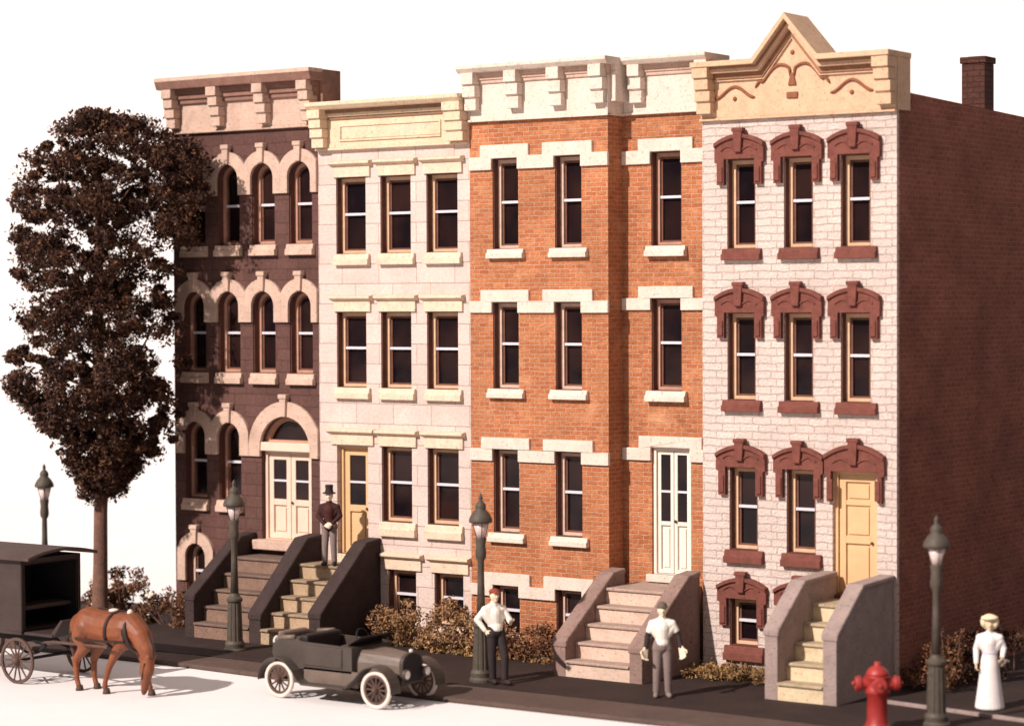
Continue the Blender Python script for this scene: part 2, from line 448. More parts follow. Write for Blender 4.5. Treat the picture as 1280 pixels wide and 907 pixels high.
def panel_door(H, x0, x1, z0, z1, y, m, name='door', glass=True, leaf=1, split=.45):
    """leaves with an upper light and a lower panel"""
    d = MB()
    d.box(x0, x1, y+.05, y+.10, z0, z1)
    d.ring(rect(x0, x1, z0, z1), rect(x0+.07, x1-.07, z0+.01, z1-.07), y-.05, y+.05)
    do = d.build(name, m, H)
    xs = [x0+.07+(x1-x0-.14)*k/leaf for k in range(leaf+1)]
    zs = z0+(z1-z0)*split
    for k in range(leaf):
        a, b_ = xs[k]+.008, xs[k+1]-.008
        e = min(.13, (b_-a)*.2)
        l = MB()
        l.ring(rect(a, b_, z0+.02, z1-.075), rect(a+e, b_-e, z0+.02+e, z1-.075-e), y, y+.05)
        l.box(a+e, b_-e, y, y+.05, zs-e*.55, zs+e*.55)
        l.box(a+e+.04, b_-e-.04, y+.02, y+.05, z0+.06+e, zs-e*.55-.05)
        if not glass:
            l.box(a+e, b_-e, y+.01, y+.05, z0+(z1-z0)*.72, z0+(z1-z0)*.76)
            l.box(a+e+.04, b_-e-.04, y+.02, y+.05, zs+.1, z0+(z1-z0)*.72-.04)
            l.box(a+e+.04, b_-e-.04, y+.02, y+.05, z0+(z1-z0)*.76+.04, z1-.12-e)
        lf = l.build('door_leaf', m, do, bevel=.008)
        if glass:
            g = MB(); g.box(a+e-.01, b_-e+.01, y+.03, y+.046, zs+e*.5, z1-.07-e); g.build('pane', M['glass'], do)
            zr = zs+(z1-zs)*.42
            r = MB(); r.box(a+e, b_-e, y+.005, y+.03, zr-.022, zr+.022); r.build('glazing_bar', M['rail'], do)
    kx = x1-.16 if leaf == 1 else (x0+x1)/2+.05
    kb = MB(); kb.ell((kx, y-.03, z0+(z1-z0)*.42), (.03, .03, .03), 8, 6); kb.build('knob', M['hoof'], do, smooth=True)
    return do

# ------------------------------------------------------------------ house 1: brownstone with arched windows
H1 = thing('row_house', (-7.2, 0, 0), 'dark brownstone row house with round-arched windows and pale arch bands, beside the tree', 'house', 'row houses in the terrace')
c1 = [-8.69, -7.67, -6.65, -5.59]
hw = .325
holes = []
rows1 = [(8.52, 10.31), (5.70, 7.50)]
for (a, b) in rows1:
    for cx in c1: holes.append(arch(cx-hw, cx+hw, a, b))
for cx in c1[:2]: holes.append(arch(cx-hw, cx+hw, 2.86, 4.59))
holes.append(arch(-6.75, -5.33, 1.84, 4.76, 20))
holes.append(arch(-8.69-.3, -8.69+.3, .6, 1.85))
shell(H1, -9.33, -5.092, 11.6, holes, M['brown'], M['roof'])
def arch_trim(H, cx, r_in, zc, zb, r_out, xl, xr, m, key=True):
    """pale band round an arched head, clipped at the middle of the piers"""
    def top(sgn, lim):
        a = math.acos(min(1, abs(lim)/r_out)) if abs(lim) < r_out else 0
        return a
    aR, aL = top(1, xr-cx), top(-1, cx-xl)
    o = arcpts(cx, zc, r_out, aR, pi-aL, 16)
    o = [(xr, zb), (xr, o[0][1])] + o[1:-1] + [(xl, o[-1][1]), (xl, zb)]
    i = [(cx-r_in, zb)] + arcpts(cx, zc, r_in, pi, 0, 16) + [(cx+r_in, zb)]
    t = MB(); t.prism(o+i, -.07, .02)
    t_ = t.build('arch_band', m, H, bevel=.012)
    if key:
        k = MB(); k.prism([(cx-.07, zc+r_in+.0), (cx+.07, zc+r_in+.0), (cx+.09, zc+r_out+.06), (cx-.09, zc+r_out+.06)], -.13, .0)
        k.box(cx-.115, cx+.115, -.15, .0, zc+r_out+.06, zc+r_out+.16)
        k.build('keystone', m, t_, bevel=.015)
    return t_
for (a, b) in rows1:
    for j, cx in enumerate(c1):
        arch_window(H1, cx-hw, cx+hw, a, b, M['sashred'])
        sill(H1, cx+.02, .76, a-.24, a, M['pinkstone'])
        xl = -9.25 if j == 0 else (c1[j-1]+cx)/2; xr = -5.10 if j == 3 else (cx+c1[j+1])/2
        arch_trim(H1, cx, hw, b-hw, b-.68, .60, xl, xr, M['pinkstone'])
for j, cx in enumerate(c1[:2]):
    arch_window(H1, cx-hw, cx+hw, 2.86, 4.59, M['sashred'])
    sill(H1, cx+.02, .76, 2.60, 2.86, M['pinkstone'])
    arch_trim(H1, cx, hw, 4.59-hw, 3.87, .60, -9.25 if j == 0 else (c1[0]+c1[1])/2, (c1[0]+c1[1])/2 if j == 0 else -7.081, M['pinkstone'])
arch_trim(H1, -6.04, .71, 4.05, 3.87, 1.04, -7.079, -5.0+-.095, M['pinkstone'])
arch_window(H1, -8.99, -8.39, .6, 1.85, M['sash'])
arch_trim(H1, -8.69, .3, 1.55, 1.0, .56, -9.23, -8.15, M['pinkstone'])
sill(H1, -8.67, .74, .38, .6, M['pinkstone'])
# entrance: fanlight, transom bar, a pair of glazed leaves
fl = MB(); fl.ring(arch(-6.75, -5.33, 4.19, 4.76, 20), arch(-6.66, -5.42, 4.24, 4.67, 20), .10, .26)
fan = None
def fanlight():
    o = [(-6.75, 4.19), (-5.33, 4.19)] + arcpts(-6.04, 4.05, .71, radians(11.4), pi-radians(11.4), 18)
    i = [(-6.64, 4.24), (-5.44, 4.24)] + arcpts(-6.04, 4.05, .61, radians(18), pi-radians(18), 18)
    f = MB(); f.ring(o, i, .12, .26); f_ = f.build('fanlight', M['sashred'], H1)
    g = MB(); g.prism(o, .22, .25); g.build('pane', M['glass'], f_)
fanlight()
t = MB(); t.box(-6.75, -5.33, -.04, .26, 4.0, 4.19); t.build('transom_bar', M['pinkdoor'], H1, bevel=.012)
panel_door(H1, -6.74, -5.34, 2.05, 4.0, .16, M['pinkdoor'], 'double_door', True, 2, .42)
t = MB(); t.box(-6.86, -5.22, -.22, .25, 1.84, 2.05); t.build('threshold', M['pinkstone'], H1, bevel=.02)
# cornice
def cornice1():
    c = MB()
    c.box(-9.33, -5.092, -.06, .01, 11.10, 11.85)                      # frieze
    c.box(-9.36, -5.09, -.10, .01, 11.04, 11.10)
    co = c.build('cornice', M['pinkstone'], H1, bevel=.012)
    for k, (dz, d) in enumerate(((11.70, .13), (11.80, .18), (11.91, .24))):
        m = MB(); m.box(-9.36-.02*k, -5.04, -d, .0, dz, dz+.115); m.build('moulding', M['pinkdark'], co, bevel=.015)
    m = MB(); m.prism([(0, 12.02), (-.40, 12.02), (-.47, 12.20), (-.47, 12.27), (.62, 12.27), (.62, 11.55), (0, 11.55)], -9.46, -4.95, 'x')
    m.build('cornice_cap', M['pinkdark'], co, bevel=.015)
    m = MB(); m.box(-9.462, -4.948, -.475, .0, 12.19, 12.28); m.build('fascia', M['pinkstone'], co, bevel=.01)
    for x in (-9.30, -7.96, -6.62, -5.36):
        bracket(co, x-.02, x+.27, 11.16, 12.02, -.06, .34, M['pinkstone'], 4)
cornice1()
r = MB(); r.box(-9.32, -5.1, .02, 8.99, 11.0, 11.3); r.build('roof', M['roof'], H1)

# ------------------------------------------------------------------ house 2: pale ashlar with moulded lintels
H2 = thing('row_house', (-3.06, 0, 0), 'pale cream stone row house with flat moulded lintels and a plain panelled yellow cornice', 'house', 'row houses in the terrace')
c2 = [-4.19, -2.985, -1.765]
w2 = .405
holes = []
for (a, b) in ((8.28, 9.92), (5.43, 7.05)):
    for cx in c2: holes.append(rect(cx-w2, cx+w2, a, b))
for cx in c2[1:]: holes.append(rect(cx-w2, cx+w2, 2.60, 4.20))
holes.append(rect(-4.61, -3.76, 1.86, 4.17))
for cx in (-2.86, -1.63): holes.append(rect(cx-.375, cx+.375, .5, 1.60))
shell(H2, -5.088, -1.043, 11.0, holes, M['ash'], M['roof'])
def lintel2(cx, wd, z):
    l = MB(); l.box(cx-wd/2+.05, cx+wd/2-.05, -.05, .02, z, z+.235)
    lo_ = l.build('lintel', M['cream'], H2, bevel=.008)
    m = MB(); m.prism([(.0, z+.22), (-.07, z+.235), (-.15, z+.28), (-.15, z+.33), (-.0, z+.36)], cx-wd/2, cx+wd/2, 'x')
    m.build('lintel_moulding', M['cream'], lo_, bevel=.008)
for (a, b) in ((8.28, 9.92), (5.43, 7.05)):
    for cx in c2:
        rect_window(H2, cx-w2, cx+w2, a, b, M['sashcream']); sill(H2, cx+.05, .95, a-.24, a, M['cream'], out=.11); lintel2(cx+.04, 1.10, b)
for cx in c2[1:]:
    rect_window(H2, cx-w2, cx+w2, 2.6, 4.2, M['sashcream']); sill(H2, cx+.05, .97, 2.30, 2.6, M['cream'], out=.11); lintel2(cx+.04, 1.10, 4.2)
for cx in (-2.86, -1.63):
    rect_window(H2, cx-.375, cx+.375, .5, 1.6, M['sashcream']); sill(H2, cx+.03, .9, .28, .5, M['cream']); lintel2(cx+.04, 1.08, 1.6)
lintel2(-4.17, 1.26, 4.2)
panel_door(H2, -4.61, -3.76, 1.86, 4.17, .18, M['creamdoor'], 'door', True, 1, .42)
t = MB(); t.box(-4.66, -3.70, -.14, .25, 1.68, 1.86); t.build('threshold', M['cream'], H2, bevel=.015)
def cornice2():
    c = MB()
    c.box(-5.086, -1.045, -.07, .01, 10.55, 11.35)
    c.box(-5.086, -1.045, -.11, .01, 10.50, 10.55)
    co = c.build('cornice', M['creamyel'], H2, bevel=.01)
    p = MB(); p.ring(rect(-4.42, -1.72, 10.68, 11.03), rect(-4.38, -1.76, 10.72, 10.99), -.105, -.068)
    p.box(-4.37, -1.77, -.085, -.06, 10.73, 10.98); p.build('frieze_panel', M['creamyel'], co, bevel=.008)
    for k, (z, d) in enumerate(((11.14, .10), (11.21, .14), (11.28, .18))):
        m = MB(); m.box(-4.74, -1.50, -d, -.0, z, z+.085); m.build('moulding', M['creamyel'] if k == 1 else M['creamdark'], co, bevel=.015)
    m = MB(); m.prism([(0, 11.36), (-.34, 11.36), (-.42, 11.44), (-.42, 11.52), (.5, 11.52), (.5, 10.9), (0, 10.9)], -5.12, -1.047, 'x')
    m.build('cornice_cap', M['creamyel'], co, bevel=.012)
    bracket(co, -5.085, -4.74, 10.56, 11.36, -.07, .32, M['creamyel'], 4)
    bracket(co, -1.50, -1.048, 10.56, 11.36, -.07, .30, M['creamyel'], 4)
cornice2()
r = MB(); r.box(-5.07, -1.06, .02, 8.99, 10.5, 10.7); r.build('roof', M['roof'], H2)

# ------------------------------------------------------------------ house 3: orange brick, bay and recessed entrance
H3 = thing('row_house', (1.7, 0, 0), 'orange brick row house with stepped white window hoods and a recessed entrance bay', 'house', 'row houses in the terrace')
RC = .54
c3 = [-.15, 1.39]; w3 = .32
zr3 = [(8.32, 10.17), (5.47, 7.235), (2.52, 4.23), (.35, 1.45)]
h_a = [rect(cx-w3, cx+w3, a, b) for (a, b) in zr3 for cx in c3]
h_b = [rect(3.01, 3.71, 8.34, 10.20), rect(3.01, 3.71, 5.47, 7.30), rect(3.01, 3.91, 1.83, 4.35)]
mb = MB(); mb.m = 0
mb.holed(rect(-1.04, 2.34, 0, 11.5), h_a, 0, REV)
mb.holed(rect(2.34, 4.497, 0, 11.5), h_b, RC, REV)
mb.m = 1
mb.add([(2.34, 0, 0), (2.34, RC, 0), (2.34, RC, 11.5), (2.34, 0, 11.5)], [(0, 1, 2, 3)])
mb.m = 2
for x, y0 in ((-1.04, 0), (4.497, RC)):
    mb.add([(x, y0, 0), (x, 9, 0), (x, 9, 11.5), (x, y0, 11.5)], [(0, 1, 2, 3)])
mb.add([(-1.04, 9, 0), (4.497, 9, 0), (4.497, 9, 11.5), (-1.04, 9, 11.5)], [(0, 1, 2, 3)])
M['brickside'] = masonry('orange_brick_return', axis='y', **BR)
mb.build('wall', [M['brick'], M['brickside'], M['roof']], H3)
def band3(x0, x1, wins, zb, zt, zh, zo, y, hw_=.56):
    """belt course that steps up over each window; one mesh per belt"""
    pts = [(x0, zb), (x0, zt)]
    for (a, b) in wins:
        cx = (a+b)/2; k = (b-a)/2+.28
        pts += [(cx-k, zt), (cx-k, zh), (cx+k, zh), (cx+k, zt)]
    pts += [(x1, zt), (x1, zb)]
    for (a, b) in reversed(wins):
        pts += [(b, zb), (b, zo), (a, zo), (a, zb)]
    m = MB(); m.prism(pts, y-.06, y+.02); return m.build('belt_course', M['white'], H3, bevel=.015)
wb = [(cx-w3, cx+w3) for cx in c3]
for (zb, zt, zh, zo) in ((9.94, 10.21, 10.45, 10.17), (7.02, 7.26, 7.49, 7.235), (3.99, 4.24, 4.47, 4.23), (1.21, 1.45, 1.70, 1.45)):
    band3(-1.038, 2.36, wb, zb, zt, zh, zo, 0)
for (wn, zb, zt, zh, zo) in (((3.01, 3.71), 9.96, 10.23, 10.46, 10.20), ((3.01, 3.71), 7.07, 7.31, 7.54, 7.30), ((3.01, 3.91), 4.08, 4.33, 4.57, 4.35)):
    band3(2.343, 4.495, [wn], zb, zt, zh, zo, RC)
for (a, b) in zr3:
    for cx in c3:
        rect_window(H3, cx-w3, cx+w3, a, b, M['sash'])
        if a > 1: sill(H3, cx+.03, .90, a-.19, a, M['white'])
for (a, b) in ((8.34, 10.20), (5.47, 7.30)):
    rect_window(H3, 3.01, 3.71, a, b, M['sashred'], RC); sill(H3, 3.38, .92, a-.21, a, M['white'], RC, .15)
panel_door(H3, 3.01, 3.91, 1.83, 4.35, RC+.10, M['whitedoor'], 'double_door', True, 2, .40)
t = MB(); t.box(2.93, 3.99, RC-.12, RC+.25, 1.68, 1.83); t.build('threshold', M['white'], H3, bevel=.015)
def cornice3():
    c = MB()
    c.box(-1.042, 2.37, -.06, .01, 10.97, 11.9); c.box(-1.042, 2.40, -.10, .01, 10.93, 10.975)
    c.box(2.342, 2.40, -.10, RC, 10.93, 11.9)
    c.box(2.40, 4.496, RC-.06, RC+.01, 10.98, 11.9); c.box(2.40, 4.496, RC-.10, RC+.01, 10.94, 10.985)
    co = c.build('cornice', M['white'], H3, bevel=.01)
    for k, (z, d) in enumerate(((11.70, .10), (11.77, .13), (11.84, .16))):
        m = MB(); m.box(-1.044, 2.42, -d, .0, z, z+.09)
        m.box(2.42, 4.495, RC-d, RC, z, z+.09); m.build('moulding', M['pinkstone'], co, bevel=.02)
    m = MB()
    m.prism([(0, 11.92), (-.30, 11.92), (-.38, 12.0), (-.38, 12.07), (.5, 12.07), (.5, 11.2), (0, 11.2)], -1.13, 2.52, 'x')
    m.prism([(RC, 11.92), (RC-.30, 11.92), (RC-.38, 12.0), (RC-.38, 12.065), (RC+.6, 12.065), (RC+.6, 11.2), (RC, 11.2)], 2.524, 4.46, 'x')
    m.build('cornice_cap', M['white'], co, bevel=.01)
    for x in (-1.04, .02, 1.06, 2.06):
        bracket(co, x, x+.32, 11.16, 11.92, -.06, .27, M['white'], 3)
    for x in (2.62, 4.16):
        bracket(co, x, x+.30, 11.17, 11.92, RC-.06, .25, M['white'], 3)
cornice3()
r = MB(); r.box(-1.02, 4.48, .5, 8.99, 11.0, 11.2); r.build('roof', M['roof'], H3)

# ------------------------------------------------------------------ house 4: whitewashed stone, red-brown hoods, gabled cornice
H4 = thing('row_house', (6.56, 0, 0), 'whitewashed rough stone row house with red-brown window hoods, gabled tan cornice and dark brick side', 'house', 'row houses in the terrace')
c4x = [5.36, 6.59, 7.785]; w4 = .31
holes = []
for (a, b) in ((8.24, 9.95), (5.35, 7.02)):
    for cx in c4x: holes.append(rect(cx-w4, cx+w4, a, b))
for cx in (5.40, 6.64): holes += [rect(cx-w4, cx+w4, 2.48, 4.07), rect(cx-w4, cx+w4, .64, 1.55)]
holes.append(rect(7.30, 8.22, 1.78, 4.07))
mb = MB(); mb.m = 0; mb.holed(rect(4.50, 8.62, 0, 11.5), holes, 0, REV)
mb.m = 1; mb.add([(8.62, 0, 0), (8.62, .10, 0), (8.62, .10, 11.5), (8.62, 0, 11.5)], [(0, 1, 2, 3)])
mb.add([(8.62, .10, 0), (8.60, .10, 0), (8.60, .10, 11.5), (8.62, .10, 11.5)], [(0, 1, 2, 3)])
M['roughside'] = masonry('shaded_whitewashed_stone_return', (.60, .44, .38), (.54, .40, .34), (.40, .26, .22), .50, .17, .012, 'y', 1.0, .2, None)  # front stone repeated darker: shade on the corner edge put into the colour
mb.m = 2; mb.add([(4.50, 0, 0), (4.50, 9, 0), (4.50, 9, 11.3), (4.50, 0, 11.3)], [(0, 1, 2, 3)])
mb.build('wall', [M['rough'], M['roughside'], M['roof']], H4)
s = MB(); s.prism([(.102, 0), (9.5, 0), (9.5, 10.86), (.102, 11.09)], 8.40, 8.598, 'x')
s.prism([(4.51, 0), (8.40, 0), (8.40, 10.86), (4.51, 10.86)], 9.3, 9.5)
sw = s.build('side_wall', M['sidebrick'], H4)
r = MB(); r.prism([(.12, 10.9), (9.2, 10.7), (9.2, 10.82), (.12, 11.02)], 4.52, 8.39, 'x'); rf = r.build('roof', M['roof'], H4)
def chimney():
    c = MB(); c.box(8.10, 8.595, 3.95, 4.40, 10.7, 11.90); c.box(8.07, 8.625, 3.92, 4.43, 11.90, 12.03)
    ch = c.build('chimney', M['chimney'], rf, bevel=.02)
    f = MB(); f.box(8.2, 8.5, 4.05, 4.30, 12.029, 12.045); f.build('flue', M['roof'], ch)
chimney()
def hood4(cx, wd, zo, zt, zear, ow, rise=.11):
    """segmental hood with ears and a keystone"""
    a, b = cx-wd/2, cx+wd/2
    zs = zt-.0
    top = []
    n = 10
    for i in range(n+1):
        u = i/n; top.append((a+.10+(wd-.20)*u, zs+rise*(1-(2*u-1)**2)))
    out = [(a+.05, zear), (a+.05, zo-.08), (a, zo-.06), (a, zs-.06)] + top + [(b, zs-.06), (b, zo-.06), (b-.05, zo-.08), (b-.05, zear),
           (cx+ow+.02, zear), (cx+ow+.02, zo), (cx-ow-.02, zo), (cx-ow-.02, zear)]
    h = MB(); h.prism(out, -.10, .02); ho = h.build('window_hood', M['hood'], H4, bevel=.018)
    rim = MB()
    pts = [(a, zs-.06)]+top+[(b, zs-.06)]
    rim.prism(pts + [(p[0], p[1]-.075) for p in reversed(pts)], -.145, -.095)
    for sx in (-1, 1):
        # twin scrolls cut on the face
        rim.tube([(cx+sx*(.07+.30*wd*u), -.105, zo+.16+.075*sin(pi*u)) for u in [i/8 for i in range(9)]], .022, 6)
    rim.build('hood_moulding', M['hood'], ho, bevel=.012)
    k = MB(); k.prism([(cx-.075, zo+.12), (cx+.075, zo+.12), (cx+.10, zs+rise+.06), (cx-.10, zs+rise+.06)], -.17, -.05)
    k.box(cx-.125, cx+.125, -.18, -.04, zs+rise+.04, zs+rise+.115)
    k.build('keystone', M['hood'], ho, bevel=.018)
    for sx in (-1, 1):
        e = MB(); xa = cx+sx*(wd/2-.13); e.box(xa-.055, xa+.055, -.13, -.09, zear+.04, zo-.15); e.build('corbel', M['hood'], ho, bevel=.03)
for (a, b) in ((8.24, 9.95), (5.35, 7.02)):
    for cx in c4x:
        rect_window(H4, cx-w4, cx+w4, a, b, M['sashcream']); sill(H4, cx+.03, .84, a-.22, a, M['hood'], out=.12)
        hood4(cx+.0, 1.07, b, b+.36, b-.49, w4)
for cx in (5.40, 6.64):
    rect_window(H4, cx-w4, cx+w4, 2.48, 4.07, M['sashcream']); sill(H4, cx+.03, .84, 2.23, 2.48, M['hood'], out=.12)
    rect_window(H4, cx-w4, cx+w4, .64, 1.55, M['sashcream']); sill(H4, cx+.03, .86, .36, .64, M['hood'], out=.12)
    hood4(cx, 1.07, 1.55, 1.85, 1.02, w4)
    hood4(cx-.02, 1.07 if cx < 6 else 1.055, 4.07, 4.39, 3.53, w4)
hood4(7.79, 1.235, 4.07, 4.43, 3.50, .46, .15)
panel_door(H4, 7.30, 8.22, 1.78, 4.07, .14, M['creamdoor'], 'door', False, 1, .44)
t = MB(); t.box(7.24, 8.28, -.10, .25, 1.68, 1.78); t.build('threshold', M['hood'], H4, bevel=.015)
def cornice4():
    A, B, cx = 4.50, 8.62, 6.50
    zf, zt, za = 10.74, 11.80, 12.62
    gx0, gx1 = 5.80, 7.20
    def line(off, end=0.0):   # the roofline lowered by off
        return [(A-end, zt-off), (gx0+off*.30, zt-off), (cx, za-off*1.25), (gx1-off*.30, zt-off), (B+end, zt-off)]
    f = MB()
    f.prism([(A, zf), (B, zf)]+list(reversed(line(.02))), -.06, .02); f.box(A-.01, B+.01, -.10, .01, zf-.05, zf)
    co = f.build('cornice', M['tan'], H4, bevel=.01)
    def strip(name, o1, o2, y0, y1, mat, end, x0=None):
        p, q = line(o1, end), line(o2, end)
        if x0 is not None:
            p[0] = (x0[0], p[0][1]); q[0] = (x0[0], q[0][1]); p[-1] = (x0[1], p[-1][1]); q[-1] = (x0[1], q[-1][1])
        m = MB()
        for i in range(4):
            m.prism([p[i], p[i+1], q[i+1], q[i]], y0, y1)
        return m.build(name, mat, co, bevel=.008)
    strip('cornice_cap', 0, .10, -.42, .55, M['tan'], .03)
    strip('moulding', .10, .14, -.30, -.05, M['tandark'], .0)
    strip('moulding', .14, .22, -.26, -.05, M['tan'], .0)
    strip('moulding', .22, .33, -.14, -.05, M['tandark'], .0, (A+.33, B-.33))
    strip('moulding', .33, .37, -.11, -.05, M['tan'], .0, (A+.33, B-.33))
    m = MB(); m.box(A+.01, B+.008, .021, .55, zf, zt-.098); m.build('parapet', M['tan'], co)
    bracket(co, A-.005, A+.33, 10.82, zt-.10, -.06, .33, M['tan'], 4)
    bracket(co, B-.33, B+.005, 10.82, zt-.10, -.06, .33, M['tan'], 4)
    # running scroll ornament on the frieze
    def scroll(pts, r=.030):
        o = MB(); o.tube([(x, -.075, z) for x, z in pts], [r*.45]+[r]*(len(pts)-2)+[r*.45], 8); o.build('scroll', M['orn'], co, smooth=True)
    for sx in (-1, 1):
        P = []
        for i in range(21):
            u = i/20
            x = cx+sx*(.07+.72*u)
            z = 11.60 - .08*0 + .0
            z = 11.62-.34*(u**1.5) + .12*sin(pi*min(1, u*1.35))*(1 if u < .74 else 0) + (.05*sin((u-.74)/.26*pi) if u > .8 else 0)
            P.append((x, z))
        scroll([(cx+sx*.05, 11.46), (cx+sx*.05, 11.56)]+P)
        Q = [(cx+sx*(.80+.88*u), 11.10+.22*sin(pi*u)**2) for u in [i/16 for i in range(17)]]
        scroll(Q)
        d = MB(); d.ell((cx+sx*1.24, -.07, 11.09), (.045, .03, .045), 8, 6); d.build('boss', M['orn'], co, smooth=True)
    d = MB(); d.ell((cx, -.07, 11.90), (.045, .03, .045), 8, 6); d.build('boss', M['orn'], co, smooth=True)
    d = MB(); d.box(cx-.12, cx+.12, -.10, -.05, 11.04, 11.16); d.prism([(cx-.09, 11.28), (cx+.09, 11.28), (cx+.03, 11.52), (cx-.03, 11.52)], -.10, -.05); d.build('boss', M['orn'], co, bevel=.02)
cornice4()

# ------------------------------------------------------------------ stoops
def stoop(name, loc, label, walls, flights, wall_m, step_m, top, flat, kink, front):
    T = thing(name, loc, label, 'stoop', 'stoops in front of the row houses')
    for (x0, x1, zk, zt) in walls:
        b = MB(); e = .03
        b.prism([(-.005, PZ-.02), (-.005, zt-.09), (-flat, zt-.14), (-front+.02, zk-.10), (-front+.02, PZ-.02)], x0+e, x1-e, 'x')
        wo = b.build('side_wall', wall_m, T, bevel=.01)
        c = MB(); th = .10
        prof = [(-.005, zt), (-flat-.01, zt-.05), (-front, zk), (-front, zk-th*1.3), (-flat+.03, zt-.05-th), (-.005, zt-th)]
        c.prism(prof, x0, x1, 'x'); c.build('coping', wall_m, wo, bevel=.03)
    for (x0, x1, land, mat, y_in, tmat) in flights:
        st = MB(); n = 5; h = (land-PZ)/n; dl = min(flat+.25, .95); tr = (front-.03-dl)/(n-1)
        pts = [(y_in, PZ-.03), (-front+.03, PZ-.03)]
        for k in range(n):
            yk = -front+.03+tr*k; z1 = PZ+h*(k+1)
            pts += [(yk, z1-.05)] + ([(yk+tr, z1-.05)] if k < n-1 else [(y_in, z1-.05)])
        st.prism(pts, x0, x1, 'x'); so = st.build('steps', mat, T)
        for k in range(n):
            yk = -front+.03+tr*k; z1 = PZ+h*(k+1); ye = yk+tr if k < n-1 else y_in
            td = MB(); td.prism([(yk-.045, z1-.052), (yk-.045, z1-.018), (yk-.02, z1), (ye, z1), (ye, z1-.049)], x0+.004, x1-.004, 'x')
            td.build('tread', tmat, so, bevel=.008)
    return T
stoop('stoop', (-5.3, -1, 0), 'twin dark brown stone stoop with three sloping walls serving the brownstone and cream houses',
      [(-7.22, -6.90, 1.0, 2.2), (-5.40, -5.02, .72, 2.25), (-3.76, -3.40, .85, 2.25)],
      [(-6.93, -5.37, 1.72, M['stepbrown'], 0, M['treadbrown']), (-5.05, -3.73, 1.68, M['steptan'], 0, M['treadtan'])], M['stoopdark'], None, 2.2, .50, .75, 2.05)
stoop('stoop', (3.4, -1, 0), 'wide rose-grey stone stoop with pale steps in front of the brick house',
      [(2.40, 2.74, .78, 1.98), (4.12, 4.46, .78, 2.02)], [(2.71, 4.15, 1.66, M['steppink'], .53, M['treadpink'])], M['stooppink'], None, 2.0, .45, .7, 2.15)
stoop('stoop', (7.9, -1, 0), 'narrow grey stone stoop with cream steps leading to the yellow door',
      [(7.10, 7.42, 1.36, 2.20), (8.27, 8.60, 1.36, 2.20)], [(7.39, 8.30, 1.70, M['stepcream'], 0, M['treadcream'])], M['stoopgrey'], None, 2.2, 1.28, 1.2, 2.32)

# ------------------------------------------------------------------ street lamps
def lamp(loc, label):
    T = thing('street_lamp', loc, label, 'street lamp', 'iron street lamps along the pavement')
    b = MB(); x, y, z = 0, 0, 0
    b.lathe([(.23, 0), (.23, .08), (.20, .12), (.205, .20), (.175, .26)], n=24)
    n = 40; prof = [(.165, .26), (.152, .7), (.138, 1.05)]
    vs = []; fs = []
    for (r, h) in prof:
        for i in range(n):
            a = 2*pi*i/n; rr = r*(1 if i % 4 else .90) ; vs.append((rr*cos(a), rr*sin(a), h))
    for j in range(2):
        for i in range(n): fs.append((j*n+i, j*n+(i+1) % n, (j+1)*n+(i+1) % n, (j+1)*n+i))
    b.add(vs, fs)
    b.lathe([(.138, 1.05), (.165, 1.08), (.165, 1.13), (.11, 1.18), (.085, 1.24)], n=24)
    b.build('base', M['lamp'], T, local=True, smooth=False)
    p = MB(); p.lathe([(.085, 1.22), (.065, 1.9), (.060, 2.30), (.095, 2.36), (.105, 2.44), (.09, 2.60), (.105, 2.72), (.105, 2.74)], n=18); p.build('post', M['lamp'], T, local=True, smooth=True)
    g = MB(); g.lathe([(.075, 2.735), (.150, 3.03)], n=18); go = g.build('lantern_glass', M['lampglass'], T, local=True, smooth=True)
    r = MB()
    for k in range(4):
        a = pi/4+pi/2*k; r.tube([(.08*cos(a), .08*sin(a), 2.735), (.153*cos(a), .153*sin(a), 3.03)], .009, 6)
    r.build('lantern_frame', M['lamp'], T, local=True)
    c = MB(); c.lathe([(.16, 3.02), (.215, 3.03), (.225, 3.07), (.205, 3.13), (.165, 3.20), (.12, 3.25), (.095, 3.28), (.105, 3.32), (.09, 3.38), (.05, 3.42), (.03, 3.45), (.045, 3.48), (.03, 3.53), (.004, 3.58)], n=24)
    c.build('lantern_cap', M['lamp'], T, local=True, smooth=True)
    return T
L0 = lamp((1.72, -3.50, PZ-.03), 'iron street lamp in front of the brick house with a man leaning on it')
dup(L0, (-4.90, -3.0, PZ-.06), 'iron street lamp standing before the twin dark stoop')
dup(L0, (-12.60, -.9, -.02), 'iron street lamp rising behind the covered wagon near the tree')
dup(L0, (10.88, -3.15, PZ-.03), 'iron street lamp beside the red hydrant at the right')

